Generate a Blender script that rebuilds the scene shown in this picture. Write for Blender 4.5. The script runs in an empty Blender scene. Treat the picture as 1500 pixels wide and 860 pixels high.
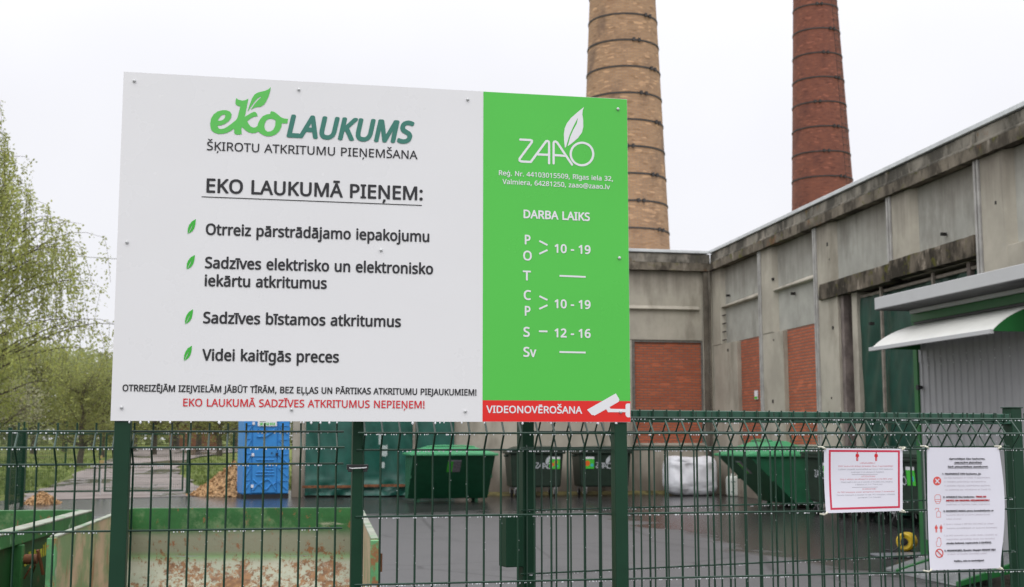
import bpy, math, random
from mathutils import Vector, Matrix, noise as mnoise
R = math.radians
sc = bpy.context.scene
COL = sc.collection

# ------------------------------------------------------------------ camera
F, CX, CY, HC = 1800.0, 750.0, 430.0, 1.6        # focal length and centre in photo pixels, eye height
PIT, YAW = math.atan(213 / 1800), R(11.08)
cd = bpy.data.cameras.new('camera'); cam = bpy.data.objects.new('camera', cd); COL.objects.link(cam)
cam.location = (0, 0, HC); cam.rotation_euler = (math.pi / 2 + PIT, 0, -YAW)
cd.sensor_width = 36; cd.lens = 36 * F / 1500; cd.clip_end = 3000; cd.clip_start = .05
cd.dof.use_dof = True; cd.dof.focus_distance = 3.6; cd.dof.aperture_fstop = 9
sc.camera = cam

# ------------------------------------------------------------------ overcast sky and a very soft sun
w = bpy.data.worlds.new('World'); sc.world = w; w.use_nodes = True
nt = w.node_tree; N = nt.nodes; L = nt.links
bg = N['Background']; bg.inputs[1].default_value = .1
sky = N.new('ShaderNodeTexSky'); sky.sky_type = 'NISHITA'; sky.sun_disc = False
sky.sun_elevation = R(48); sky.sun_rotation = R(200); sky.dust_density = 3
tc = N.new('ShaderNodeTexCoord'); sep = N.new('ShaderNodeSeparateXYZ'); L.new(tc.outputs['Generated'], sep.inputs[0])
mr = N.new('ShaderNodeMapRange'); mr.interpolation_type = 'SMOOTHSTEP'
mr.inputs[1].default_value = .22; mr.inputs[2].default_value = 1.0; mr.inputs[3].default_value = 0; mr.inputs[4].default_value = 1
L.new(sep.outputs[2], mr.inputs[0])
cl = N.new('ShaderNodeTexNoise'); cl.inputs['Scale'].default_value = 2.2; cl.inputs['Detail'].default_value = 4
L.new(tc.outputs['Generated'], cl.inputs['Vector'])
cm = N.new('ShaderNodeMapRange'); cm.inputs[1].default_value = .3; cm.inputs[2].default_value = .7
cm.inputs[3].default_value = .94; cm.inputs[4].default_value = 1.06; L.new(cl.outputs[0], cm.inputs[0])
up = N.new('ShaderNodeMath'); up.operation = 'MULTIPLY_ADD'; up.inputs[1].default_value = 16.0; up.inputs[2].default_value = 9.75
L.new(mr.outputs[0], up.inputs[0])
mu = N.new('ShaderNodeMath'); mu.operation = 'MULTIPLY'; L.new(up.outputs[0], mu.inputs[0]); L.new(cm.outputs[0], mu.inputs[1])
tint = N.new('ShaderNodeVectorMath'); tint.operation = 'SCALE'; tint.inputs[0].default_value = (.985, .985, 1.03)
L.new(mu.outputs[0], tint.inputs['Scale'])
mx = N.new('ShaderNodeMix'); mx.data_type = 'RGBA'; mx.inputs[0].default_value = .94
L.new(sky.outputs[0], mx.inputs[6]); L.new(tint.outputs[0], mx.inputs[7]); L.new(mx.outputs[2], bg.inputs[0])
sd = bpy.data.lights.new('sun', 'SUN'); sd.energy = .6; sd.angle = R(35); sd.color = (1, .97, .93)
so = bpy.data.objects.new('sun', sd); COL.objects.link(so); so.rotation_euler = (R(42), 0, R(-20))
vs = sc.view_settings; vs.view_transform = 'Standard'; vs.look = 'None'; vs.exposure = 0; vs.gamma = 1; vs.use_curve_mapping = False
sc.cycles.use_denoising = True; sc.cycles.max_bounces = 8

# ------------------------------------------------------------------ from a photo pixel to a point on a real plane
_fw = (math.sin(YAW) * math.cos(PIT), math.cos(YAW) * math.cos(PIT), math.sin(PIT)); _rt = (math.cos(YAW), -math.sin(YAW), 0)
_up = (_rt[1] * _fw[2] - _rt[2] * _fw[1], _rt[2] * _fw[0] - _rt[0] * _fw[2], _rt[0] * _fw[1] - _rt[1] * _fw[0])
def ray(x, y):
    u, v = (x - CX) / F, (CY - y) / F
    return [_fw[i] + u * _rt[i] + v * _up[i] for i in range(3)]
def aY(x, y, Y): d = ray(x, y); t = Y / d[1]; return (d[0] * t, Y, HC + d[2] * t)
def aX(x, y, X): d = ray(x, y); t = X / d[0]; return (X, d[1] * t, HC + d[2] * t)
def aZ(x, y, Z=0): d = ray(x, y); t = (Z - HC) / d[2]; return (d[0] * t, d[1] * t, Z)
def smooth01(t): t = max(0, min(1, t)); return t * t * (3 - 2 * t)
def ter(x, y): return .95 * smooth01((y - 45) / 80)
def aG(x, y):
    z = 0
    for _ in range(12): p = aZ(x, y, z); z = .5 * z + .5 * min(ter(p[0], p[1]), 1.2)
    return (p[0], p[1], ter(p[0], p[1]))

# ------------------------------------------------------------------ mesh builder
class MB:
    def __init__(s, T=None): s.v = []; s.f = []; s.m = []; s.sm = []; s.T = T
    def add(s, vs, fs, mi=0, sm=False):
        o = len(s.v)
        s.v += [s.T(p) for p in vs] if s.T else [tuple(p) for p in vs]
        s.f += [[i + o for i in f] for f in fs]; s.m += [mi] * len(fs); s.sm += [sm] * len(fs)
    def hexa(s, p, mi=0): s.add(p, [(0, 3, 2, 1), (4, 5, 6, 7), (0, 1, 5, 4), (1, 2, 6, 5), (2, 3, 7, 6), (3, 0, 4, 7)], mi)
    def box(s, x0, y0, z0, x1, y1, z1, mi=0):
        s.hexa([(x0, y0, z0), (x1, y0, z0), (x1, y1, z0), (x0, y1, z0), (x0, y0, z1), (x1, y0, z1), (x1, y1, z1), (x0, y1, z1)], mi)
    def prism(s, prof, axis, lo, hi, mi=0):
        n = len(prof)
        def P(a, b, t): return {'x': (t, a, b), 'y': (a, t, b), 'z': (a, b, t)}[axis]
        vs = [P(a, b, lo) for a, b in prof] + [P(a, b, hi) for a, b in prof]
        s.add(vs, [list(range(n))[::-1], list(range(n, 2 * n))] + [(i, (i + 1) % n, n + (i + 1) % n, n + i) for i in range(n)], mi)
    def rough(s, x0, y0, z0, x1, y1, z1, step, amp, mi=0, seed=0):
        """a box with worn, uneven faces"""
        n = [max(1, int((b - a) / step)) for a, b in ((x0, x1), (y0, y1), (z0, z1))]; lo, hi = (x0, y0, z0), (x1, y1, z1); idx = {}; vs = []; fs = []
        def V(i, j, k):
            if (i, j, k) not in idx:
                p = [lo[a] + (hi[a] - lo[a]) * q / n[a] for a, q in enumerate((i, j, k))]; q = Vector(p) * 3.1 + Vector((seed, seed * 2, 0))
                edge = sum(1 for a, t in enumerate((i, j, k)) if t in (0, n[a])); d = amp * (.6 + .7 * (edge > 1))
                idx[(i, j, k)] = len(vs); vs.append([p[a] + d * (mnoise.noise(q + Vector((a * 9, 0, 0))) + .7 * mnoise.noise(q * 3.3 + Vector((a * 7, 5, 0)))) - (.35 * d * ((p[a] > (lo[a] + hi[a]) / 2) * 2 - 1) if edge > 1 else 0) for a in range(3)])
            return idx[(i, j, k)]
        for a in range(3):
            u, v = (a + 1) % 3, (a + 2) % 3
            for e in (0, n[a]):
                for i in range(n[u]):
                    for j in range(n[v]):
                        q = []
                        for di, dj in ((0, 0), (1, 0), (1, 1), (0, 1)):
                            t = [0, 0, 0]; t[a] = e; t[u] = i + di; t[v] = j + dj; q.append(V(*t))
                        fs.append(q if e else q[::-1])
        s.add(vs, fs, mi)
    def quad(s, a, b, c, d, mi=0): s.add([a, b, c, d], [(0, 1, 2, 3)], mi)
    def tube(s, pts, r, n=6, mi=0, caps=True):
        pts = [Vector(p) for p in pts]; k = len(pts); rs = r if isinstance(r, (list, tuple)) else [r] * k
        vs = []; prev = None
        for i, p in enumerate(pts):
            d = (pts[min(i + 1, k - 1)] - pts[max(i - 1, 0)])
            if d.length < 1e-9: d = Vector((0, 0, 1))
            d.normalize()
            if prev is None: a = d.orthogonal().normalized()
            else:
                a = prev - d * prev.dot(d)
                a = a.normalized() if a.length > 1e-6 else d.orthogonal().normalized()
            prev = a; b = d.cross(a)
            vs += [p + (a * math.cos(2 * math.pi * j / n) + b * math.sin(2 * math.pi * j / n)) * rs[i] for j in range(n)]
        fs = [(i * n + j, i * n + (j + 1) % n, (i + 1) * n + (j + 1) % n, (i + 1) * n + j) for i in range(k - 1) for j in range(n)]
        if caps: fs += [list(range(n))[::-1], list(range((k - 1) * n, k * n))]
        s.add(vs, fs, mi, True)
    def lathe(s, prof, c=(0, 0, 0), n=24, mi=0, axis='z'):
        vs = []; k = len(prof)
        for r, h in prof:
            for j in range(n):
                a = 2 * math.pi * j / n; x, y = r * math.cos(a), r * math.sin(a)
                q = {'z': (x, y, h), 'y': (x, h, y), 'x': (h, x, y)}[axis]
                vs.append((c[0] + q[0], c[1] + q[1], c[2] + q[2]))
        fs = [(i * n + j, i * n + (j + 1) % n, (i + 1) * n + (j + 1) % n, (i + 1) * n + j) for i in range(k - 1) for j in range(n)]
        fs += [list(range(n))[::-1], list(range((k - 1) * n, k * n))]
        s.add(vs, fs, mi, True)
    def grid(s, fn, nu, nv, mi=0, sm=True):
        vs = [fn(i / nu, j / nv) for j in range(nv + 1) for i in range(nu + 1)]
        s.add(vs, [(j * (nu + 1) + i, j * (nu + 1) + i + 1, (j + 1) * (nu + 1) + i + 1, (j + 1) * (nu + 1) + i) for j in range(nv) for i in range(nu)], mi, sm)
    def build(s, name, mats, parent=None, bevel=0, sharp=40):
        me = bpy.data.meshes.new(name)
        off = Vector((0, 0, 0)); p = parent
        while p is not None: off += p.location; p = p.parent
        me.from_pydata([tuple(Vector(v) - off) for v in s.v], [], s.f)
        for m in (mats if isinstance(mats, (list, tuple)) else [mats]): me.materials.append(m)
        me.polygons.foreach_set('material_index', s.m); me.polygons.foreach_set('use_smooth', s.sm)
        me.update()
        if any(s.sm): me.set_sharp_from_angle(angle=R(sharp))
        o = bpy.data.objects.new(name, me); COL.objects.link(o)
        if parent is not None: o.parent = parent
        if bevel:
            b = o.modifiers.new('bevel', 'BEVEL'); b.width = bevel; b.segments = 2; b.limit_method = 'ANGLE'; b.angle_limit = R(35)
        return o
def tag(o, label=None, cat=None, group=None, kind=None):
    for k, v in (('label', label), ('category', cat), ('group', group), ('kind', kind)):
        if v: o[k] = v
    return o
def thing(name, loc, label, cat, group=None):
    o = bpy.data.objects.new(name, None); COL.objects.link(o); o.location = loc; o.empty_display_size = .2
    return tag(o, label, cat, group)
def dup(o, parent=None, **kw):
    c = o.copy(); COL.objects.link(c)
    if parent is not None: c.parent = parent
    for ch in list(o.children): dup(ch, c)
    for k in ('label', 'group'):
        if k in kw: c[k] = kw[k]
    if 'loc' in kw: c.location = kw['loc']
    if 'rz' in kw: c.rotation_euler = (0, 0, kw['rz'])
    if 's' in kw: c.scale = (kw['s'],) * 3
    return c

# ------------------------------------------------------------------ materials
def ramp01(nt, src, lo, hi):
    m = nt.nodes.new('ShaderNodeMapRange'); m.interpolation_type = 'SMOOTHSTEP'
    m.inputs[1].default_value = lo; m.inputs[2].default_value = hi; nt.links.new(src, m.inputs[0]); return m.outputs[0]
def noise_n(nt, vec, scale, detail=4, rough=.6, stretch=None):
    if stretch:
        mp = nt.nodes.new('ShaderNodeMapping'); mp.inputs['Scale'].default_value = stretch; nt.links.new(vec, mp.inputs[0]); vec = mp.outputs[0]
    n = nt.nodes.new('ShaderNodeTexNoise'); n.inputs['Scale'].default_value = scale; n.inputs['Detail'].default_value = detail
    n.inputs['Roughness'].default_value = rough; nt.links.new(vec, n.inputs['Vector']); return n.outputs[0]
def mixc(nt, fac, a, b, mode='MIX'):
    m = nt.nodes.new('ShaderNodeMix'); m.data_type = 'RGBA'; m.blend_type = mode
    for i, v in ((0, fac), (6, a), (7, b)):
        if hasattr(v, 'is_output'): nt.links.new(v, m.inputs[i])
        else: m.inputs[i].default_value = v if i == 0 else (*v[:3], 1)
    return m.outputs[2]
def finish(mt, color, rough=.6, bump=0, bscale=40, metal=0, spec=.5, vec=None, rvar=0, height=None, bdist=.01):
    nt = mt.node_tree; p = nt.nodes['Principled BSDF']
    nt.links.new(color, p.inputs['Base Color']); p.inputs['Roughness'].default_value = rough
    p.inputs['Metallic'].default_value = metal; p.inputs['Specular IOR Level'].default_value = spec
    if rvar:
        m = nt.nodes.new('ShaderNodeMapRange'); nt.links.new(noise_n(nt, vec, 3, 5), m.inputs[0]); m.inputs[1].default_value = .3; m.inputs[2].default_value = .7
        m.inputs[3].default_value = rough - rvar; m.inputs[4].default_value = rough + rvar; nt.links.new(m.outputs[0], p.inputs['Roughness'])
    if bump:
        b = nt.nodes.new('ShaderNodeBump'); b.inputs['Strength'].default_value = bump; b.inputs['Distance'].default_value = bdist
        nt.links.new(height if height is not None else noise_n(nt, vec, bscale, 6, .65), b.inputs['Height']); nt.links.new(b.outputs[0], p.inputs['Normal'])
    return mt
def newmat(name):
    m = bpy.data.materials.new(name); m.use_nodes = True
    t = m.node_tree.nodes.new('ShaderNodeTexCoord'); return m, m.node_tree, t.outputs['Object']
def M(name, col, rough=.6, var=.12, vs=3, stains=(), bump=0, bscale=40, metal=0, spec=.5, rvar=0, bdist=.01):
    m, nt, vec = newmat(name)
    c = mixc(nt, ramp01(nt, noise_n(nt, vec, vs, 6), .3, .7), [x * (1 - var) for x in col], [min(1, x * (1 + var)) for x in col])
    for (sc_, scale, lo, hi, amt, st) in stains:
        f = ramp01(nt, noise_n(nt, vec, scale, 7, .65, st), lo, hi)
        k = nt.nodes.new('ShaderNodeMath'); k.operation = 'MULTIPLY'; k.inputs[1].default_value = amt; nt.links.new(f, k.inputs[0])
        c = mixc(nt, k.outputs[0], c, sc_)
    return finish(m, c, rough, bump, bscale, metal, spec, vec, rvar, bdist=bdist)
def brickmat(name, c1, c2, mortar, mode, bw=.25, bh=.077, ms=.012, stain=(.05, .04, .035), samt=.5, radius=2, odd=0):
    m, nt, vec = newmat(name); s = nt.nodes.new('ShaderNodeSeparateXYZ'); nt.links.new(vec, s.inputs[0])
    cb = nt.nodes.new('ShaderNodeCombineXYZ')
    if mode == 'x': nt.links.new(s.outputs[0], cb.inputs[0])
    elif mode == 'y': nt.links.new(s.outputs[1], cb.inputs[0])
    else:
        a = nt.nodes.new('ShaderNodeMath'); a.operation = 'ARCTAN2'; nt.links.new(s.outputs[1], a.inputs[0]); nt.links.new(s.outputs[0], a.inputs[1])
        k = nt.nodes.new('ShaderNodeMath'); k.operation = 'MULTIPLY'; k.inputs[1].default_value = radius; nt.links.new(a.outputs[0], k.inputs[0]); nt.links.new(k.outputs[0], cb.inputs[0])
    nt.links.new(s.outputs[2], cb.inputs[1])
    b = nt.nodes.new('ShaderNodeTexBrick'); nt.links.new(cb.outputs[0], b.inputs['Vector'])
    b.inputs['Color1'].default_value = (*c1, 1); b.inputs['Color2'].default_value = (*c2, 1); b.inputs['Mortar'].default_value = (*mortar, 1)
    b.inputs['Scale'].default_value = 1; b.inputs['Brick Width'].default_value = bw; b.inputs['Row Height'].default_value = bh
    b.inputs['Mortar Size'].default_value = ms; b.inputs['Mortar Smooth'].default_value = .3; b.inputs['Bias'].default_value = 0
    c = b.outputs['Color']
    # odd pale or dark bricks, then soot and weather
    mp = nt.nodes.new('ShaderNodeMapping'); mp.inputs['Scale'].default_value = (1 / bw, 1 / bh, 1); nt.links.new(cb.outputs[0], mp.inputs[0])
    wn = nt.nodes.new('ShaderNodeTexVoronoi'); wn.inputs['Scale'].default_value = 1; nt.links.new(mp.outputs[0], wn.inputs['Vector'])
    s2 = nt.nodes.new('ShaderNodeSeparateColor'); nt.links.new(wn.outputs['Color'], s2.inputs[0])
    c = mixc(nt, ramp01(nt, s2.outputs[0], .88 - odd * .3, 1.1 - odd * .2), c, [min(1, x * (1.3 + odd * .4) + .01 + .04 * odd) for x in c2])
    c = mixc(nt, ramp01(nt, s2.outputs[1], .88 - odd * .25, 1.15 - odd * .2), c, [x * (.68 - odd * .15) for x in c1])
    f = nt.nodes.new('ShaderNodeMath'); f.operation = 'MULTIPLY'; f.inputs[1].default_value = samt
    nt.links.new(ramp01(nt, noise_n(nt, vec, .7, 6, .65, (1, 1, .6)), .48, .75), f.inputs[0])
    c = mixc(nt, f.outputs[0], c, stain)
    return finish(m, c, .85, .5, height=b.outputs['Fac'], bdist=-.01)

GREEN = M('fence_green_paint', (.006, .038, .018), .42, .1, 6, spec=.22, rvar=.1)
GREEN2 = M('gate_green_paint', (.0065, .040, .019), .40, .1, 6, [((.05, .07, .05), 90, .7, .78, .2, None)], spec=.3, rvar=.08)
WIRE = M('wet_green_wire', (.007, .040, .021), .30, .1, 6, spec=.55)
DROP = M('rain_drop_sky_white', (.78, .80, .82), .04, .02)  # opaque white stands in for the sky refracted in the drops
BLACK = M('black_plastic', (.012, .012, .013), .45, .2)
STEEL = M('galvanised_steel', (.55, .56, .56), .4, .12, 8, metal=.3)
WHITEB = M('board_white', (.76, .76, .765), .28, .015, 1.5, [((.62, .62, .60), 2.2, .62, .85, .10, (1, 1, .12))], rvar=.03)
GRN = M('board_green', (.080, .54, .062), .26, .03, 1.2, rvar=.04)
RED = M('board_red', (.76, .014, .010), .3, .03, 1)
INK = M('print_black', (.014, .014, .017), .3, .05)
INKRED = M('print_red', (.62, .02, .03), .3, .05)
LOGOG = M('print_leaf_green', (.105, .53, .09), .3, .03)
TEAL = M('print_teal', (.035, .19, .145), .3, .03)
BULLET = M('print_bullet_green', (.04, .44, .035), .3, .03)
PRW = M('print_white', (.78, .78, .8), .3, .01)
CONC = M('weathered_concrete', (.40, .37, .305), .9, .14, .9,
         [((.17, .15, .115), 1.1, .47, .70, .6, (1, 1, .35)), ((.38, .37, .34), 2.5, .6, .8, .4, None), ((.10, .085, .065), 5, .62, .8, .45, (1, 1, .08))], .35, 25, spec=.25)
def damp(m, top):
    nt = m.node_tree; p = nt.nodes['Principled BSDF']; src = p.inputs['Base Color'].links[0].from_socket
    t = nt.nodes.new('ShaderNodeTexCoord'); s = nt.nodes.new('ShaderNodeSeparateXYZ'); nt.links.new(t.outputs['Object'], s.inputs[0])
    a = nt.nodes.new('ShaderNodeMath'); a.operation = 'MULTIPLY_ADD'; a.inputs[1].default_value = -2.2; nt.links.new(noise_n(nt, t.outputs['Object'], 1.1, 6, .6, (1, 1, .5)), a.inputs[0]); nt.links.new(s.outputs[2], a.inputs[2])
    f = nt.nodes.new('ShaderNodeMapRange'); f.inputs[1].default_value = top - 1.1; f.inputs[2].default_value = top - 2.0; f.inputs[3].default_value = 0; f.inputs[4].default_value = .75; nt.links.new(a.outputs[0], f.inputs[0])
    nt.links.new(mixc(nt, f.outputs[0], src, (.13, .105, .08)), p.inputs['Base Color'])
damp(CONC, 1.1)
def runoff(m, top, reach):                        # dirt washed down in streaks from the roof edge
    nt = m.node_tree; p = nt.nodes['Principled BSDF']; src = p.inputs['Base Color'].links[0].from_socket
    t = nt.nodes.new('ShaderNodeTexCoord'); s = nt.nodes.new('ShaderNodeSeparateXYZ'); nt.links.new(t.outputs['Object'], s.inputs[0])
    n = noise_n(nt, t.outputs['Object'], 2.6, 6, .7, (1, 1, .05)); n2 = noise_n(nt, t.outputs['Object'], .5, 4, .6)
    a = nt.nodes.new('ShaderNodeMath'); a.operation = 'MULTIPLY_ADD'; a.inputs[1].default_value = 1.9; nt.links.new(n, a.inputs[0]); nt.links.new(s.outputs[2], a.inputs[2])
    b = nt.nodes.new('ShaderNodeMath'); b.operation = 'MULTIPLY_ADD'; b.inputs[1].default_value = 1.3; nt.links.new(n2, b.inputs[0]); nt.links.new(a.outputs[0], b.inputs[2])
    f = nt.nodes.new('ShaderNodeMapRange'); f.inputs[1].default_value = top + 1.6 - reach; f.inputs[2].default_value = top + 1.7; f.inputs[4].default_value = .72; nt.links.new(b.outputs[0], f.inputs[0])
    nt.links.new(mixc(nt, f.outputs[0], src, (.12, .10, .08)), p.inputs['Base Color'])
runoff(CONC, 6.62, .9)
CONCP = M('grey_panel_concrete', (.365, .36, .32), .9, .14, 1.2,
          [((.20, .19, .165), 1.0, .47, .68, .65, (1, 1, .5)), ((.44, .43, .40), 2.0, .58, .76, .5, None), ((.11, .10, .085), 4, .60, .78, .5, (1, 1, .07))], .4, 22, spec=.22)
runoff(CONCP, 6.62, 1.1)
CONC2 = M('stained_concrete', (.23, .21, .175), .9, .25, 1.4,
          [((.05, .046, .038), 1.1, .44, .60, .85, (1, 1, .6)), ((.33, .29, .24), 1.9, .57, .68, .8, (1, 1, .3)), ((.085, .085, .02), 3.0, .58, .70, .8, None), ((.20, .10, .05), 1.5, .60, .72, .7, None)], .5, 14, spec=.2)
LINT = M('mossy_lintel', (.125, .105, .08), .95, .3, 2.4,
         [((.028, .024, .018), 2.2, .42, .58, .9, (1, 1, .5)), ((.10, .095, .018), 3.2, .55, .66, .8, None), ((.34, .29, .23), 1.7, .575, .64, .85, (1, 1, .5))], .6, 16, spec=.15)
CAPM = M('zinc_flashing', (.58, .60, .60), .45, .1, 2.5, [((.36, .37, .37), 3, .5, .75, .5, (1, 1, .2))], metal=.25)
DARK = M('shade_and_skid_black', (.02, .018, .016), .95, .2)  # near-black: painted shade of doorway and wall holes, also the skids
RUST = M('rusty_steel', (.17, .065, .025), .85, .35, 9, [((.05, .025, .015), 14, .5, .7, .7, None)], .4, 60)
WOODG = M('grey_wood', (.23, .2, .165), .85, .25, 6, [((.09, .075, .06), 9, .5, .75, .6, (1, 1, .2))], .3, 60)
TYRE = M('rubber', (.018, .018, .018), .7, .2)
BLUE = M('toilet_blue', (.033, .235, .58), .4, .06, 4)
BINM = M('bin_dark_green', (.015, .031, .020), .42, .15, 5, [((.05, .06, .05), 8, .6, .8, .3, (1, 1, .3))])
DGREEN = M('container_green', (.012, .10, .045), .45, .12, 4, [((.05, .16, .07), 7, .6, .75, .4, None)])
LID = M('lid_light_green', (.055, .29, .125), .4, .1, 4)
BAG = M('woven_bag_white', (.70, .71, .74), .7, .06, 6, bump=.3, bscale=180)
CANM = M('milky_plastic', (.6, .63, .58), .4, .04)
YEL = M('yellow_plastic', (.62, .42, .015), .4, .08)
TARP = M('tarpaulin_green', (.010, .085, .062), .38, .22, 2.5, [((.06, .22, .18), 3.5, .62, .82, .45, (1, 1, .3)), ((.33, .38, .36), 1.7, .70, .75, .55, None)])
CANOPY = M('canopy_white_sheet', (.54, .54, .50), .35, .05)
SIDING = M('kiosk_grey_sheet', (.31, .31, .315), .5, .05, 2, [((.25, .25, .25), 2.5, .55, .8, .4, (1, 1, .2))])
TARP2 = M('doorway_tarpaulin', (.008, .052, .036), .35, .2, 2.5, [((.06, .16, .13), 3.0, .64, .8, .4, (1, 1, .25))])
SOFF = M('dark_grey_soffit', (.13, .13, .13), .9, .1, 3, spec=.05)  # rough, dirty dark grey underside of the roof
FASL = M('mossy_fascia', (.165, .142, .11), .95, .3, 1.6,
         [((.045, .038, .03), 1.3, .45, .60, .85, (1, 1, .6)), ((.095, .095, .025), 2.6, .56, .68, .8, None), ((.34, .30, .25), 1.8, .60, .68, .8, (1, 1, .3)), ((.22, .11, .05), 1.2, .60, .70, .6, None)], .55, 14, spec=.15)
FASC = M('kiosk_fascia', (.47, .475, .475), .4, .03, 2)
KGREEN = M('kiosk_green', (.012, .12, .025), .4, .08, 4)
SHEET = M('laminate_white', (.74, .73, .80), .25, .02, 6)
ZIP = M('zip_tie', (.7, .68, .55), .5, .05)
ASPH = None

# ------------------------------------------------------------------ ground, yard, road, grass
def groundmat():
    m, nt, vec = newmat('meadow')
    n1 = noise_n(nt, vec, .25, 6); n2 = noise_n(nt, vec, 6, 5)
    c = mixc(nt, ramp01(nt, n1, .35, .65), (.11, .145, .028), (.17, .195, .05))
    c = mixc(nt, ramp01(nt, n2, .5, .75), c, (.06, .085, .02))
    c = mixc(nt, ramp01(nt, noise_n(nt, vec, .4, 7, .7), .54, .66), c, (.15, .115, .07))
    return finish(m, c, .9, .6, 30, spec=.2, vec=vec, bdist=.05)
def asphmat():
    m, nt, vec = newmat('wet_asphalt')
    c = mixc(nt, ramp01(nt, noise_n(nt, vec, 90, 3), .3, .7), (.050, .049, .049), (.092, .090, .089))
    # the strip along both walls stays soaked, with an uneven edge
    s = nt.nodes.new('ShaderNodeSeparateXYZ'); nt.links.new(vec, s.inputs[0]); nz = noise_n(nt, vec, .42, 5, .6)
    def edge(out, amp, lo, hi):
        a = nt.nodes.new('ShaderNodeMath'); a.operation = 'MULTIPLY_ADD'; a.inputs[1].default_value = amp; nt.links.new(nz, a.inputs[0]); nt.links.new(out, a.inputs[2]); return ramp01(nt, a.outputs[0], lo, hi)
    soak = nt.nodes.new('ShaderNodeMath'); soak.operation = 'MAXIMUM'; nt.links.new(edge(s.outputs[0], 3.0, 8.2, 8.7), soak.inputs[0]); nt.links.new(edge(s.outputs[1], 7.0, 29.0, 31.5), soak.inputs[1])
    wet = soak.outputs[0]
    c = mixc(nt, wet, c, (.029, .028, .0275))
    c = mixc(nt, ramp01(nt, noise_n(nt, vec, 1.2, 6), .64, .78), c, (.055, .04, .028))
    c = mixc(nt, ramp01(nt, noise_n(nt, vec, .9, 7, .72, (1, .35, 1)), .5, .75), c, (.045, .044, .044))
    vo = nt.nodes.new('ShaderNodeTexVoronoi'); vo.feature = 'DISTANCE_TO_EDGE'; vo.inputs['Scale'].default_value = .32; nt.links.new(vec, vo.inputs['Vector'])
    ck = nt.nodes.new('ShaderNodeMapRange'); ck.inputs[1].default_value = .009; ck.inputs[2].default_value = .003; ck.inputs[4].default_value = .6; nt.links.new(vo.outputs['Distance'], ck.inputs[0]); c = mixc(nt, ck.outputs[0], c, (.015, .014, .013))
    p = finish(m, c, .4, .35, 220, spec=.4, vec=vec, bdist=.004)
    r = nt.nodes.new('ShaderNodeMapRange'); r.inputs[3].default_value = .6; r.inputs[4].default_value = .20; nt.links.new(wet, r.inputs[0])
    nt.links.new(r.outputs[0], nt.nodes['Principled BSDF'].inputs['Roughness']); return p
def roadmat():
    m, nt, vec = newmat('wet_gravel_road')
    c = mixc(nt, ramp01(nt, noise_n(nt, vec, .6, 6), .35, .65), (.17, .14, .125), (.24, .205, .185))
    wet = ramp01(nt, noise_n(nt, vec, .3, 5, .6, (1, .45, 1)), .50, .56)
    c = mixc(nt, wet, c, (.09, .08, .075)); c = mixc(nt, ramp01(nt, noise_n(nt, vec, 12, 4), .6, .8), c, (.09, .07, .055))
    p = finish(m, c, .6, .4, 12, spec=.4, vec=vec, bdist=.02)
    r = nt.nodes.new('ShaderNodeMapRange'); r.inputs[3].default_value = .8; r.inputs[4].default_value = .12; nt.links.new(wet, r.inputs[0])
    nt.links.new(r.outputs[0], nt.nodes['Principled BSDF'].inputs['Roughness']); return p
MEADOW, ASPHALT, ROAD = groundmat(), asphmat(), roadmat()
b = MB()
xs = [-900, -400, -200] + [-120 + 6 * i for i in range(41)] + [200, 400, 900]
ys = [-60, -10, 10, 20, 30, 40] + [45 + 4 * i for i in range(26)] + [180, 260, 400, 700, 1500]
vs = [(x, y, ter(x, y) - .06 if y > 20 else -.02) for y in ys for x in xs]; nx = len(xs)
b.add(vs, [(j * nx + i, j * nx + i + 1, (j + 1) * nx + i + 1, (j + 1) * nx + i) for j in range(len(ys) - 1) for i in range(nx - 1)], 0, True)
tag(b.build('ground', MEADOW), kind='structure')
b = MB(); yard = [(-14, -20), (32, -20), (32, 44), (.6, 44), (.4, 35.6), (-2.0, 36.6), (-6.6, 34.6), (-14, 31)]
b.add([(x, y, 0) for x, y in yard], [list(range(len(yard)))]); tag(b.build('pavement', ASPHALT), kind='structure')
left = [(20, 734), (45, 722), (80, 711), (111, 693), (134, 684), (160, 673), (190, 664), (170, 658), (120, 655.5)]
right = [(300, 727), (305, 719), (278, 704), (262, 690), (264, 680), (290, 669), (345, 662), (420, 657), (500, 655)]
lp = [aG(*p) for p in left]; rp = [aG(*p) for p in right]
b = MB(); K = 8
for i in range(len(lp) - 1):
    def fn(u, v, i=i):
        a = Vector(lp[i]).lerp(Vector(lp[i + 1]), v); c = Vector(rp[i]).lerp(Vector(rp[i + 1]), v); q = a.lerp(c, u)
        j = 0 if u in (0, 1) else 0
        return (q.x + (.5 * mnoise.noise((q.y * .8, 3 * round(u), 0)) if u in (0, 1) else 0), q.y, ter(q.x, q.y) + .012)
    b.grid(fn, K, 6, 0, True)
tag(b.build('gravel_road', ROAD), kind='structure')
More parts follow.
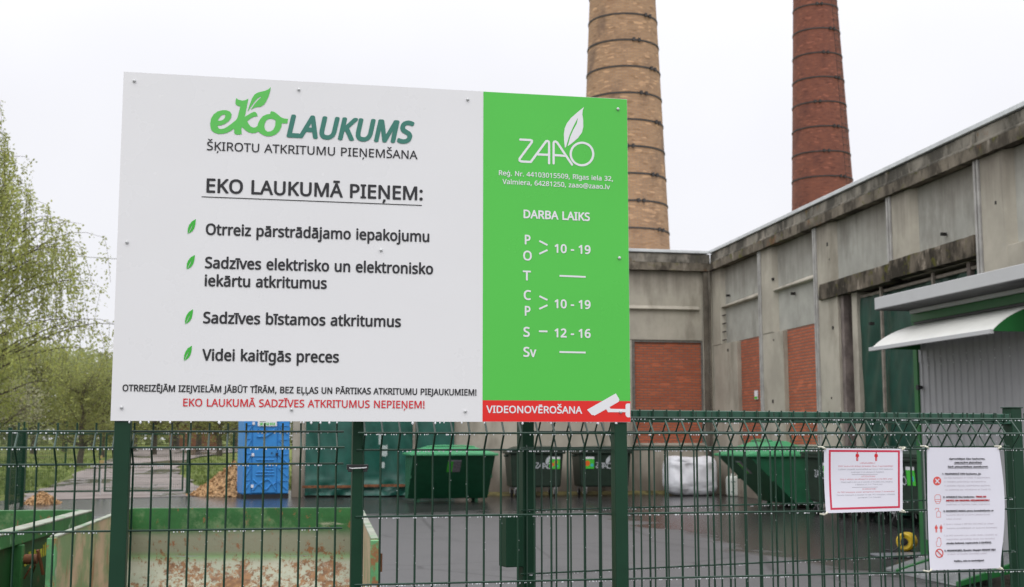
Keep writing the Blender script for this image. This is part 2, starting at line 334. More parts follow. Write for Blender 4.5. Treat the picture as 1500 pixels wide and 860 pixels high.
# grass blades along the road verges
rnd = random.Random(4)
def in_road(x, y):
    for i in range(len(lp) - 1):
        if lp[i][1] <= y <= lp[i + 1][1] or rp[i][1] <= y <= rp[i + 1][1]:
            tl = (y - lp[i][1]) / max(1e-6, lp[i + 1][1] - lp[i][1])
            if 0 <= tl <= 1: xl = lp[i][0] + tl * (lp[i + 1][0] - lp[i][0])
            else: continue
            for k in range(len(rp) - 1):
                if rp[k][1] <= y <= rp[k + 1][1]:
                    tr = (y - rp[k][1]) / max(1e-6, rp[k + 1][1] - rp[k][1]); xr = rp[k][0] + tr * (rp[k + 1][0] - rp[k][0])
                    return xl - .1 < x < xr + .1
    return False
b = MB(); n = 0
while n < 9000:
    y = 36 + 44 * rnd.random() ** 1.6; x = y * math.tan(R(rnd.uniform(-13.5, 1.0)))
    if in_road(x, y) or (y < 37.5 and x > -6.5): continue
    if mnoise.noise((x * .35, y * .35, 3)) < -.25: continue
    n += 1; z = ter(x, y) - .02; h = rnd.uniform(.05, .2); a = rnd.uniform(0, math.pi); wd = rnd.uniform(.012, .03)
    dx, dy = math.cos(a) * wd, math.sin(a) * wd; lx, ly = rnd.uniform(-.07, .07), rnd.uniform(-.07, .07)
    for s in (-1, 1):
        b.add([(x - dx * s, y - dy, z), (x + dx * s, y + dy, z), (x + lx * s, y + ly, z + h)], [(0, 1, 2)])
tag(b.build('grass', M('grass_blades', (.14, .19, .04), .6, .3, 1.5)), kind='stuff')

# ------------------------------------------------------------------ the factory building
AW, TW = (12.94, 34.8), math.tan(R(2.0))           # inner corner, lean of the right wing
def WX(y): return AW[0] - (34.8 - y) * TW
def TR(p):                                          # wing space: (out of the wall, y, z)
    return (WX(p[1]) - p[0], p[1], p[2])
bld = thing('factory_building', (12.9, 34.8, 0), 'long old concrete factory with red brick infill and a zinc roof edge', 'factory')
BRX = brickmat('infill_brick_back', (.36, .083, .034), (.44, .112, .046), (.20, .105, .075), 'x', ms=.016, samt=.25, odd=0)
BRY = brickmat('infill_brick_side', (.37, .085, .034), (.45, .114, .046), (.20, .105, .075), 'y', ms=.016, samt=.25, odd=0)
ZT, ZC, ZF, ZM = 7.21, 7.10, 6.58, 6.82
SB = 8.0; joints = [34.8, 30.65, 26.95, 23.1, 19.66, 16.2, 12.75, 9.3, SB]
# right wing: solid body, panels, columns
b = MB(TR)
b.box(-12, SB, 0, -.62, 25.8, ZC - .3)
b.box(-12, 25.8, 0, -.18, 36, ZC - .3)
b.box(-.62, SB, 0, -.16, 19.66, ZC - .3)
b.box(-.62, 19.66, 4.85, -.16, 25.8, ZC - .31)
for y0, y1, z0, z1 in ((32.6, 34.8, 0, 4.34), (29.14, 30.65, 0, 4.34), (25.8, 26.95, 0, 4.85), (15.1, 16.15, 0, 4.34), (11.7, 12.7, 0, 4.34), (8, 9.2, 0, 4.34), (16.25, 19.66, 0, 4.9), (12.8, 13.2, 0, 4.34), (9.35, 9.7, 0, 4.34)):
    b.box(-.17, y0, z0, .04, y1, z1)
for y0, y1 in ((30.85, 32.6), (27.13, 29.14), (13.2, 15.1), (9.7, 11.7)): b.box(-.17, y0, 0, -.02, y1, 1.46)   # plinths under the brick
for j in range(len(joints) - 1):
    y1, y0 = joints[j] - .09, joints[j + 1] + .09
    zb = 4.345 if j in (0, 1, 4, 5, 6, 7) else 4.95
    b.box(-.17, y0, zb, -.07, y1, ZF - .002, 1)
    b.hexa([(-.09, y1 - .95, zb), (.05, y1 - .75, zb), (.05, y1, zb), (-.09, y1, zb), (-.09, y1 - .95, ZF - .003), (.05, y1 - .75, ZF - .003), (.05, y1, ZF - .003), (-.09, y1, ZF - .003)])
    b.hexa([(-.09, y0, zb), (.05, y0, zb), (.05, y0 + .06, zb), (-.09, y0 + .18, zb), (-.09, y0, ZF - .003), (.05, y0, ZF - .003), (.05, y0 + .06, ZF - .003), (-.09, y0 + .18, ZF - .003)])
    if j in (0, 1, 5, 6, 7):                        # sloped ledge across the upper panel, tapering at its far end
        yl = y1 - .75
        b.prism([(.018, 5.42), (.10, 5.44), (.10, 5.44), (.018, 5.58)], 'y', y0 + .02, yl) if False else b.hexa(
            [(-.04, y0 + .05, 5.37), (.06, y0 + .05, 5.40), (.06, yl - .1, 5.40), (-.04, yl, 5.37), (-.04, y0 + .05, 5.53), (.06, y0 + .05, 5.44), (.06, yl - .1, 5.44), (-.04, yl, 5.47)])
b.build('concrete_wall', [CONC, CONCP], bld, .012)
for y0, y1 in ((30.85, 32.6), (27.13, 29.14), (13.2, 15.1), (9.7, 11.7)):
    b = MB(TR); b.box(-.16, y0, 1.465, -.08, y1, 4.34); b.build('brick_panel', BRY, bld)
JM = (M('joint_concrete', (.36, .35, .33), .85, .2, 3, [((.12, .10, .085), 5, .5, .75, .6, (1, 1, .2))], .3, 20))
for yj in joints[1:-1]:
    for d in (-.055, .055): b = MB(TR); b.box(-.15, yj + d - .035, 5.22 if yj == 23.1 else 0, .085, yj + d + .035, ZF - .004); b.build('panel_joint', JM, bld, .01)
b = MB(TR)
b.box(-.3, SB, ZM, .08, 34.7, ZC)
b.prism([(SB, ZM - .01), (34.5, ZM - .01), (34.5, ZM + .05), (SB, ZM + .05)], 'x', .05, .125)
for yj in joints[1:-1]: b.box(.05, yj - .06, ZM + .03, .10, yj + .06, ZC - .004)
b.build('fascia', CONC2, bld, .015)
b = MB(TR); b.rough(-.06, SB, ZF, .16, 34.66, ZM - .012, .14, .009, 0, 1); b.build('cornice', FASL, bld)
b = MB(TR); b.box(-1.2, SB, ZC + .02, .13, 34.7, ZT); b.box(-12, SB, ZC - .2, -1.2, 35, ZC + .1); b.build('roof_edge', CAPM, bld, .01)
# wide door opening with a stained lintel
b = MB(TR)
b.rough(-.3, 19.78, 4.86, .10, 23.1, 5.24, .12, .006, 0, 3); b.rough(-.3, 23.08, 4.82, .105, 26.7, 5.19, .12, .007, 0, 8)
b.build('lintel', LINT, bld)
b = MB(TR); b.box(-.6, 19.72, 0, -.55, 25.75, 4.84); b.build('opening_shade_sheet', DARK, bld)  # near-black sheet, the shade inside the doorway put into its colour
JB = M('old_jamb', (.17, .14, .125), .85, .3, 4, [((.06, .045, .04), 6, .5, .7, .7, (1, 1, .15))], .4, 30)
for y0, wd, x1 in ((25.62, .17, -.02), (25.3, .10, -.14), (25.02, .26, -.06), (19.8, .14, -.06), (20.3, .12, -.1)): b = MB(TR); b.box(-.5, y0, 0, x1, y0 + wd, 4.83); b.build('door_jamb', CONC if wd > .2 else JB, bld, .01)
# back wing
YB = 34.8
b = MB()
b.box(1.0, YB + .45, 0, 26, YB + 12, ZC - .3)
b.box(5.2, YB + .14, 0, 13.2, YB + .46, ZC - .32); b.box(.6, YB + .16, 4.6, 5.2, YB + .46, ZC - .32)
b.box(12.62, YB, 0, 13.2, YB + .15, ZF); b.box(12.80, YB - .10, 0, 12.90, YB, ZF)
b.box(9.55, YB, 0, 10.42, YB + .15, 4.5); b.box(.62, YB - .02, 0, .95, YB + .47, ZF); b.box(5.1, YB - .03, 0, 5.55, YB + .3, ZF)
b.box(5.56, YB + .03, 0, 9.54, YB + .15, 4.5)
b.box(5.56, YB - .01, 4.51, 12.61, YB + .145, ZF - .002); b.box(1.0, YB, 4.62, 5.1, YB + .155, ZF - .002)
b.hexa([(5.5, YB - .12, 5.42), (12.5, YB - .12, 5.42), (12.5, YB, 5.38), (5.5, YB, 5.38), (5.5, YB - .12, 5.44), (12.5, YB - .12, 5.44), (12.5, YB, 5.54), (5.5, YB, 5.54)])
b.box(10.43, YB + .02, 0, 12.61, YB + .146, 1.40); b.box(10.40, YB - .08, 1.402, 12.63, YB + .14, 1.48)
b.build('concrete_wall', [CONC, CONCP], bld, .012)
b = MB(); b.box(10.5, YB + .06, 1.485, 12.56, YB + .15, 4.44); b.build('brick_panel', BRX, bld)
ME = M('mortar_edge', (.14, .13, .115), .9, .3, 8)
for q in ((10.43, YB + .01, 1.485, 10.498, YB + .148, 4.44), (12.562, YB + .01, 1.485, 12.615, YB + .148, 4.44), (10.43, YB + .012, 4.445, 12.61, YB + .147, 4.505)):
    b = MB(); b.box(*q); b.build('mortar_edge', ME, bld)
b = MB(); b.box(.5, YB - .09, ZM, 12.85, YB + .3, ZC); b.build('fascia', CONC2, bld, .015)
b = MB(); b.rough(.5, YB - .17, ZF, 12.78, YB + .05, ZM - .006, .14, .009, 0, 5); b.build('cornice', FASL, bld)
b = MB(); b.box(.45, YB - .14, ZC + .02, 12.8, YB + 1.2, ZT); b.box(.45, YB + 1.2, ZC - .2, 26, YB + 12.1, ZC + .1); b.build('roof_edge', CAPM, bld, .01)
b = MB(); b.box(12.64, YB - .10, 0, 12.78, YB - .004, 6.57); b.tube([(12.80, YB - .14, .2), (12.80, YB - .14, 6.57)], .03, 8)
b.build('corner_duct', M('tarred_duct', (.10, .085, .065), .8, .5, 1.2, [((.26, .24, .2), 1.4, .5, .7, .8, (1, 1, .4))]), bld, .01)
rr = random.Random(9)
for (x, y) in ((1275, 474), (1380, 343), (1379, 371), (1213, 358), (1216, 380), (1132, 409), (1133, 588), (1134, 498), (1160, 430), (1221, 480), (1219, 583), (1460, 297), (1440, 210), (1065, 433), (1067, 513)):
    p = None
    d = ray(x, y)                                   # small holes in the wing, their shade drawn as near-black blocks
    t = AW[0] / d[0]
    for _ in range(20):
        yy = d[1] * t; t = (WX(yy) - .03) / d[0]
    yy, zz = d[1] * t, HC + d[2] * t; s_ = rr.uniform(.02, .045)
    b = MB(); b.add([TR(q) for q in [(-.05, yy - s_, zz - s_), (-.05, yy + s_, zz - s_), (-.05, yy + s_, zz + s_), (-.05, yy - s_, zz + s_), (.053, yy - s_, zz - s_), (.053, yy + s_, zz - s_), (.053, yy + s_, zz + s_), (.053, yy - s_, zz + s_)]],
          [(0, 3, 2, 1), (4, 5, 6, 7), (0, 1, 5, 4), (1, 2, 6, 5), (2, 3, 7, 6), (3, 0, 4, 7)]); b.build('wall_hole_shade', DARK, bld)
for k in range(6): zz = 4.2 + .24 * k; b = MB(TR); b.box(-.01, 33.6, zz, .035, 33.85, zz + .025); b.build('wall_hole_shade', DARK, bld)
b = MB(); b.grid(lambda u, v: (5.6 + u * 7, YB - .02 - .22 * v - .05 * mnoise.noise((u * 20, 1, 0)), .1 * (1 - v) + .004), 60, 2); b.build('moss_strip', M('moss', (.10, .085, .03), .95, .5, 4, bump=.5), bld)

# small plate on the brick
p = aX(1105, 578, WX(31.7) + .06)
b = MB(TR); b.box(-.068, 31.3, 2.66, -.045, 31.53, 2.9, 0); b.box(-.046, 31.31, 2.67, -.042, 31.52, 2.74, 1)
tag(b.build('wall_plate', [PRW, GRN]), 'small white plate with a green stripe, fixed on the narrow brick panel', 'plate')

# ------------------------------------------------------------------ chimneys
def chimney(name, px_top, px_low, D, mat, label, zt, bandpx, fan):
    (xl0, xr0, y0), (xl1, xr1, y1) = px_top, px_low
    a, c = aY(xl0, y0, D), aY(xr0, y0, D); cx = (a[0] + c[0]) / 2; ztop = (a[2] + c[2]) / 2; r0 = (c[0] - a[0]) / 2 * .955
    e = aY(xr1, y1, D); z1 = e[2]; r1 = (e[0] - cx) * .96; lean = 0
    if xl1: g = aY(xl1, y1, D); r1 = (e[0] - g[0]) / 2 * .955; lean = ((e[0] + g[0]) / 2 - cx) / (z1 - ztop)
    SH = lambda p: (p[0] + lean * (p[2] - ztop), p[1], p[2])
    k = (r1 - r0) / (ztop - z1); rad = lambda z: r0 + k * (ztop - z)
    t = thing(name, (cx, D, 0), label, 'chimney', 'factory chimneys')
    b = MB(SH); b.lathe([(rad(z), z) for z in [0, 8, 16, 24, zt - 1.6]] + [(rad(zt) + .12, zt - 1.5), (rad(zt) + .16, zt), (rad(zt) - .5, zt)], (cx, D, 0), 56)
    b.build('shaft', mat, t)
    pitch = bandpx / F * D * 1.02; z = z1 + .25; i = 0
    while z < ztop + 4:
        b = MB(SH); rr = rad(z); b.lathe([(rr - .05, z - .034), (rr + .03, z - .034), (rr + .03, z + .034), (rr - .05, z + .034)], (cx, D, 0), 48)
        an = R(-90 + (35, 5, 28, -8, 40, 14)[i % 6] + fan)
        for s in (-.12, .12):
            q = (cx + (rr + .06) * math.cos(an + s / rr), D + (rr + .06) * math.sin(an + s / rr)); b.box(q[0] - .05, q[1] - .05, z - .075, q[0] + .05, q[1] + .05, z + .075)
        b.build('iron_band', RUSTD, t); z += pitch; i += 1
    return t, cx, rad, SH
RUSTD = M('dark_iron', (.035, .03, .028), .7, .3, 5)
YBR = brickmat('chimney_yellow_brick', (.30, .165, .082), (.385, .228, .12), (.27, .19, .13), 'c', .24, .077, .014, (.10, .065, .05), .75, 1.45, .2)
RBR = brickmat('chimney_red_brick', (.155, .046, .028), (.215, .065, .034), (.16, .075, .055), 'c', .24, .077, .010, (.085, .028, .022), .75, 1.6, .2)
# the yellow one turns red above the third band
nt = YBR.node_tree; pb = nt.nodes['Principled BSDF']; src = pb.inputs['Base Color'].links[0].from_socket
tcn = nt.nodes.new('ShaderNodeTexCoord'); sp_ = nt.nodes.new('ShaderNodeSeparateXYZ'); nt.links.new(tcn.outputs['Object'], sp_.inputs[0])
nz = noise_n(nt, tcn.outputs['Object'], .8, 5); ad = nt.nodes.new('ShaderNodeMath'); ad.operation = 'MULTIPLY_ADD'; ad.inputs[1].default_value = 3; nt.links.new(nz, ad.inputs[0]); nt.links.new(sp_.outputs[2], ad.inputs[2])
fz = nt.nodes.new('ShaderNodeMath'); fz.operation = 'MULTIPLY'; fz.inputs[1].default_value = .55; nt.links.new(ramp01(nt, ad.outputs[0], 21.6, 23.4), fz.inputs[0])
nt.links.new(mixc(nt, fz.outputs[0], src, (.24, .085, .05)), pb.inputs['Base Color'])
chimney('chimney', (863, 960, 0), (0, 980, 355), 50, YBR, 'thick yellow brick chimney with dark iron bands, rising behind the info board', 34, 41, 0)
t, cx, rad, SH = chimney('chimney', (1163, 1224, 0), (1162, 1247, 275), 60, RBR, 'slimmer dark red brick chimney with iron bands, rising behind the side wing roof', 38, 39.5, -20)
b = MB(SH)
for k in range(70):
    z = 12 + k * .38; an = R(-58); r_ = rad(z); q = [(cx + (r_ + d) * math.cos(an + s / r_), 60 + (r_ + d) * math.sin(an + s / r_), z) for s, d in ((-.2, -.05), (-.2, .09), (.2, .09), (.2, -.05))]
    b.tube(q, .012, 5)
for s in (-.2, .2): an = R(-58); b.tube([(cx + (rad(z) + .0) * math.cos(an + s / rad(z)), 60 + rad(z) * math.sin(an + s / rad(z)), z) for z in (12, 20, 28, 38.3)], .012, 5)
b.build('ladder', RUSTD, t)

# ------------------------------------------------------------------ lettering
# letter outlines in thousandths of an em: code point, advance, then closed outlines as x, y pairs
GL = (
(33,216,(131,161,85,161,65,572,151,572),(57,43,61,69,72,85,107,97,142,85,154,69,157,43,154,19,142,2,107,-11,72,2,61,19)),
(40,241,(32,220,44,348,83,468,150,572,216,572,167,493,132,407,111,315,104,221,116,98,154,-19,216,-127,150,-127,83,-24,44,94)),
(41,241,(209,220,196,94,157,-24,91,-127,25,-127,87,-19,124,98,137,221,124,346,87,465,24,572,91,572,157,468,196,348)),
(44,215,(154,84,136,23,111,-42,85,-104,33,-104,49,-38,62,31,73,93,148,93)),
(45,258,(32,184,32,246,226,246,226,184)),
(46,215,(57,43,61,69,72,85,107,97,142,85,154,69,157,43,154,19,142,2,107,-11,72,2,61,19)),
(47,298,(290,572,77,0,8,0,221,572)),
(48,459,(419,287,409,162,376,70,349,37,316,12,276,-3,229,-8,170,1,122,27,86,70,60,129,44,201,39,287,44,373,58,446,82,504,119,546,167,572,229,581,288,572,335,546,372,504,399,446,414,373),(110,287,121,156,137,111,159,78,189,59,229,52,267,59,298,77,321,110,336,156,348,287,336,418,321,462,298,495,267,515,229,521,189,515,159,495,137,462,121,418)),
(49,459,(284,0,216,0,216,400,216,439,218,469,219,499,196,477,169,455,108,405,71,452,226,572,284,572)),
(50,459,(417,0,39,0,39,59,189,210,261,287,306,353,322,424,314,466,294,496,261,514,221,521,147,506,82,466,45,513,94,548,152,572,221,581,271,576,312,562,347,540,372,509,388,473,394,428,389,385,375,344,324,267,247,185,127,68,127,64,417,64)),
(51,459,(396,439,381,372,339,326,277,301,277,298,337,284,379,255,404,214,413,162,407,116,390,74,360,39,318,14,262,-3,193,-8,110,-1,36,23,36,89,114,61,194,51,261,59,305,81,331,117,339,164,334,197,321,223,298,242,266,255,179,266,124,266,124,326,179,326,259,339,307,377,323,434,316,471,295,498,262,516,219,521,164,515,117,498,74,473,39,521,115,563,164,576,218,581,296,571,352,541,384,495)),
(52,459,(442,130,359,130,359,0,291,0,291,130,17,130,17,190,286,576,359,576,359,193,442,193),(291,374,291,412,292,444,294,474,295,501,292,501,276,468,257,438,86,193,291,193)),
(53,459,(221,351,275,346,322,331,361,307,389,274,407,232,413,183,407,127,387,81,356,42,314,15,261,-3,199,-8,116,0,51,23,51,90,121,62,199,52,274,66,302,82,323,106,336,137,341,176,332,225,306,262,262,284,198,292,146,288,99,280,64,302,86,572,373,572,373,508,146,508,132,342,169,348)),
(54,459,(44,244,51,342,74,434,121,509,154,539,196,562,246,576,306,581,344,579,377,573,377,513,344,521,308,523,257,518,216,504,182,482,157,454,127,380,114,291,119,291,150,326,194,349,255,359,302,353,342,338,375,313,400,279,416,236,421,184,416,129,399,82,372,44,336,15,291,-3,239,-8,162,7,101,54,77,89,59,132),(238,51,284,59,320,84,343,125,351,184,344,233,324,271,289,295,241,303,175,288,131,247,116,198,123,146,146,99,185,64)),
(55,459,(109,0,344,508,35,508,35,572,419,572,419,518,187,0)),
(56,459,(229,581,318,565,352,546,378,519,394,485,400,444,386,383,346,338,291,303,355,265,401,216,414,185,419,148,412,104,396,66,367,34,330,11,284,-3,231,-8,174,-3,126,11,89,32,61,63,45,101,39,146,43,182,56,214,99,264,158,299,107,336,71,382,57,444,63,485,80,519,107,545,141,564),(108,145,116,107,138,76,176,55,229,48,281,55,319,76,342,107,349,147,335,197,293,235,229,266,216,270,157,237,121,198),(227,524,188,518,155,502,134,476,127,441,141,391,179,357,232,331,282,357,317,392,331,441,323,476,302,502,269,518)),
(57,459,(417,328,410,231,386,139,340,63,306,33,264,11,214,-3,154,-8,117,-6,82,0,82,60,116,52,152,50,204,54,245,68,277,90,303,118,334,192,346,281,341,281,311,247,266,223,204,214,159,219,118,234,85,259,61,294,45,336,40,387,46,443,63,491,91,529,127,558,171,575,223,581,299,565,361,518,402,439),(223,521,178,513,141,488,117,447,110,388,117,339,137,301,171,277,220,269,286,285,330,325,346,374,338,426,315,474,277,508)),
(58,215,(57,43,61,69,72,85,107,97,142,85,154,69,157,43,154,19,142,2,107,-11,72,2,61,19),(57,386,61,412,72,429,107,441,142,429,154,412,157,386,154,362,142,345,107,332,72,345,61,362)),
(59,215,(147,84,128,23,104,-42,77,-104,25,-104,36,-56,48,-4,58,47,66,93,141,93),(56,386,60,412,71,429,105,441,141,429,152,412,156,386,152,362,141,345,105,332,71,345,60,362)),
(64,721,(674,286,666,214,640,151,597,104,569,92,536,87,502,92,477,109,451,157,448,157,405,107,373,92,334,87,281,97,240,128,215,176,207,237,212,286,227,330,253,366,287,394,328,411,377,417,446,411,499,397,492,235,491,214,491,206,494,171,506,151,541,137,564,142,582,157,609,212,618,287,611,356,588,413,552,459,506,492,449,513,386,519,322,514,266,498,217,472,177,437,146,394,122,344,109,288,104,227,111,154,132,93,167,45,214,10,275,-11,348,-19,441,-8,519,16,519,-39,442,-62,348,-71,259,-62,185,-36,126,7,82,66,56,138,46,224,52,296,70,363,98,422,137,474,186,515,244,546,311,566,386,572,447,568,502,553,551,529,593,496,628,455,653,406,669,349),(269,235,274,191,290,161,314,143,345,137,383,146,409,171,425,209,432,258,437,359,411,364,377,366,342,362,314,348,280,298)),
(65,512,(437,0,368,178,141,178,73,0,0,0,224,575,289,575,512,0),(282,414,274,438,263,473,255,501,247,468,237,438,230,414,165,241,346,241)),
(66,521,(241,572,336,564,404,541,445,497,459,431,446,371,409,328,349,304,349,300,415,279,461,236,474,204,478,162,472,114,454,74,425,42,386,19,336,5,279,0,77,0,77,572),(256,329,318,335,357,352,377,382,384,422,376,463,351,491,308,506,244,511,150,511,150,329),(150,269,150,61,266,61,330,68,371,91,394,125,401,168,387,221,370,241,344,256,260,269)),
(67,507,(323,518,241,502,206,482,178,456,139,383,125,286,131,221,147,164,174,117,213,83,262,62,322,56,394,62,459,77,459,15,393,-3,312,-8,232,1,166,28,115,72,78,131,56,203,49,287,53,349,67,406,89,456,120,499,159,534,206,559,261,575,324,581,409,572,482,547,453,486,394,507)),
(68,586,(536,292,528,204,501,131,458,74,399,33,325,8,237,0,77,0,77,572,254,572,335,564,404,541,460,501,502,446,528,377),(460,289,454,359,435,414,404,458,361,487,308,505,244,511,150,511,150,62,227,62,329,76,402,119,446,191)),
(69,446,(397,0,77,0,77,572,397,572,397,509,150,509,150,331,383,331,383,268,150,268,150,63,397,63)),
(70,416,(150,0,77,0,77,572,397,572,397,509,150,509,150,306,382,306,382,243,150,243)),
(71,584,(326,302,524,302,524,22,431,-1,323,-8,241,1,173,27,119,71,81,129,57,202,49,286,57,370,84,442,127,500,186,544,259,571,346,581,437,572,516,547,489,484,421,507,342,518,278,510,224,489,181,455,150,409,131,352,124,286,130,222,146,166,175,119,216,84,271,62,340,54,404,59,452,68,452,238,326,238)),
(72,594,(516,0,444,0,444,267,150,267,150,0,77,0,77,572,150,572,150,331,444,331,444,572,516,572)),
(73,272,(239,0,32,0,32,42,99,57,99,515,32,531,32,572,239,572,239,531,172,515,172,57,239,42)),
(74,219,(-3,-153,-37,-149,-62,-142,-62,-81,-35,-87,-5,-89,33,-81,62,-53,74,3,74,572,146,572,146,9,141,-42,127,-83,105,-113,76,-135,39,-148)),
(75,496,(496,0,411,0,209,274,150,222,150,0,77,0,77,572,150,572,150,290,199,345,249,399,403,572,487,572,261,323)),
(76,420,(77,0,77,572,150,572,150,64,400,64,400,0)),
(77,727,(331,0,142,502,139,502,141,461,144,407,144,348,144,0,77,0,77,572,184,572,361,104,364,104,544,572,649,572,649,0,578,0,578,352,579,408,581,460,584,501,581,501,390,0)),
(78,609,(532,0,448,0,141,476,138,476,141,432,143,378,144,320,144,0,77,0,77,572,161,572,467,99,470,99,468,137,466,193,464,249,464,572,532,572)),
(79,626,(578,287,573,224,561,166,539,116,511,73,473,38,428,13,374,-3,314,-8,251,-3,196,13,151,39,114,73,85,116,65,167,49,288,56,371,77,442,114,501,166,544,232,572,314,581,393,572,459,545,510,501,548,442,570,371),(125,287,130,220,145,162,171,117,208,82,255,61,314,54,372,61,420,82,456,117,481,162,496,220,501,287,490,384,456,457,398,502,314,518,255,511,208,491,171,457,145,411,130,354)),
(80,485,(229,572,326,561,393,529,431,476,444,404,432,336,394,278,364,256,324,237,216,223,150,223,150,0,77,0,77,572),(223,511,150,511,150,284,208,284,298,296,330,311,352,334,365,363,369,401,361,449,334,484,289,504)),
(82,499,(236,572,301,568,353,554,394,532,422,501,439,460,444,410,440,368,428,334,384,285,329,257,487,0,402,0,264,237,150,237,150,0,77,0,77,572),(232,510,150,510,150,298,236,298,296,304,338,325,362,359,369,407,366,441,355,467,336,486,309,499)),
(83,440,(402,153,396,106,377,66,348,34,307,11,256,-3,198,-8,137,-5,83,4,41,19,41,88,112,65,201,54,272,66,316,98,331,147,318,194,277,230,196,264,131,294,85,329,57,375,48,434,54,477,71,513,99,542,136,563,181,576,231,581,318,572,389,549,366,487,302,508,229,518,169,507,133,477,121,434,133,386,172,351,246,318,332,279,384,227,398,194)),
(84,446,(259,0,187,0,187,509,8,509,8,572,437,572,437,509,259,509)),
(85,586,(513,202,507,146,489,95,459,52,416,19,360,-1,290,-8,196,6,128,50,86,117,72,204,72,572,144,572,144,201,154,139,182,93,229,64,294,54,341,59,379,73,407,96,427,126,442,202,442,572,513,572)),
(86,481,(481,572,277,0,204,0,0,572,76,572,204,205,220,161,231,119,241,80,250,119,262,161,277,207,405,572)),
(87,746,(736,572,583,0,510,0,399,375,389,410,380,444,373,471,369,488,367,471,361,444,352,409,342,373,234,0,161,0,9,572,85,572,174,223,183,186,191,151,196,118,201,87,206,119,213,154,222,191,232,227,332,572,408,572,512,224,523,188,532,151,539,117,544,87,550,129,560,175,572,224,660,572)),
(88,470,(467,0,385,0,233,249,79,0,3,0,193,298,15,572,96,572,236,348,377,572,453,572,276,300)),
(89,454,(227,291,376,572,454,572,263,222,263,0,191,0,191,219,0,572,79,572)),
(90,459,(428,0,31,0,31,54,332,508,40,508,40,572,419,572,419,518,118,64,428,64)),
(97,450,(231,437,299,428,348,402,376,358,385,292,385,0,334,0,320,61,317,61,279,22,234,-1,172,-8,103,6,76,23,54,47,41,80,37,119,49,176,87,219,152,246,243,257,316,259,316,284,310,330,292,359,264,375,227,380,162,370,106,348,84,400,151,426),(252,208,184,199,141,182,117,155,110,119,116,87,132,66,157,53,189,49,238,56,279,79,306,117,315,172,315,210)),
(98,493,(139,461,137,410,135,373,139,373,189,419,226,432,272,437,344,423,401,381,437,312,449,215,444,147,427,91,401,48,365,17,322,-2,272,-8,226,-3,189,11,139,54,133,54,119,0,68,0,68,609,139,609),(260,379,219,374,188,361,165,339,150,308,139,218,139,214,145,144,165,92,202,61,261,51,312,61,348,93,369,145,376,216,369,287,348,338,311,368)),
(99,385,(241,-8,187,-3,139,15,99,45,69,87,51,143,44,213,51,284,71,342,102,385,142,414,191,432,246,438,309,431,359,414,337,356,292,369,244,376,204,371,172,357,148,335,131,303,117,213,131,126,147,94,172,71,202,57,240,53,302,60,351,77,351,15,304,-2)),
(100,493,(221,-8,148,6,92,47,56,117,44,214,56,311,92,381,149,424,221,438,280,429,323,407,354,374,359,374,356,406,354,438,354,609,425,609,425,0,368,0,357,57,354,57,323,24,279,1),(232,51,290,60,328,87,348,134,355,201,355,213,349,284,329,336,291,369,231,379,181,368,146,334,124,281,117,213,124,144,146,93,181,61)),
(101,452,(234,438,286,432,329,414,364,385,390,346,406,299,411,244,411,201,117,201,127,137,154,90,197,62,254,52,327,60,392,82,392,20,327,-1,251,-8,194,-2,143,17,101,48,70,91,51,146,44,212,50,277,68,332,96,377,134,411,181,431),(233,380,188,372,154,348,130,309,119,257,338,257,326,322,292,364,266,376)),
(102,276,(266,375,158,375,158,0,87,0,87,375,12,375,12,408,87,432,87,457,91,507,104,547,124,577,152,598,186,609,227,614,274,609,311,599,292,544,262,552,227,556,197,550,175,532,162,502,158,458,158,430,266,430)),
(103,493,(221,438,297,422,329,402,355,373,359,373,369,430,425,430,425,-8,420,-63,404,-109,378,-146,341,-172,292,-188,232,-193,147,-186,77,-165,77,-100,149,-125,237,-134,286,-126,324,-101,348,-63,355,-13,355,4,356,32,357,57,354,57,329,28,299,8,221,-8,147,7,91,51,56,121,44,214,56,306,91,377,147,422),(230,379,197,374,169,359,146,336,131,303,117,213,124,143,146,92,182,60,232,50,288,58,326,84,349,131,356,198,356,214,343,309,326,340,301,362,269,374)),
(104,496,(139,431,137,399,135,371,139,371,174,408,221,429,274,437,321,433,361,421,391,399,413,369,426,330,431,280,431,0,361,0,361,275,355,321,338,353,308,372,264,379,222,374,189,361,166,338,151,308,139,222,139,0,68,0,68,609,139,609)),
(105,207,(139,430,139,0,68,0,68,430),(104,591,132,580,145,546,132,512,104,501,74,512,62,546,74,580)),
(106,207,(17,-193,-18,-189,-44,-183,-44,-126,-19,-131,9,-134,51,-120,64,-99,68,-66,68,430,139,430,139,-64,126,-133,109,-159,87,-178,56,-189),(62,546,74,580,104,591,132,580,145,546,132,512,104,501,74,512)),
(107,428,(138,291,137,257,135,221,138,221,152,240,172,264,189,284,326,430,409,430,235,246,421,0,336,0,187,201,138,158,138,0,68,0,68,609,138,609)),
(108,207,(139,0,68,0,68,609,139,609)),
(109,750,(540,438,604,429,649,401,676,352,685,280,685,0,615,0,615,277,610,321,594,353,567,372,528,379,474,369,438,342,418,298,411,237,411,0,342,0,342,277,332,333,303,367,253,379,215,374,185,361,164,338,149,308,139,223,139,0,68,0,68,430,125,430,136,371,139,371,173,409,216,431,266,438,312,434,349,420,378,397,397,366,402,366,428,397,461,420,499,434)),
(110,496,(275,438,342,429,391,401,421,352,431,280,431,0,361,0,361,275,355,321,338,353,308,372,264,379,204,369,166,338,146,289,139,223,139,0,68,0,68,430,125,430,136,371,139,371,175,409,222,431)),
(111,485,(442,216,428,121,387,51,324,7,241,-8,162,7,100,51,59,121,44,216,50,282,68,336,97,380,137,412,186,431,244,438,299,431,347,412,386,380,417,336,436,282),(117,216,131,128,147,95,172,71,204,56,243,51,282,56,314,71,339,95,356,128,369,216,355,303,338,335,314,359,282,374,242,379,186,367,147,335,124,284)),
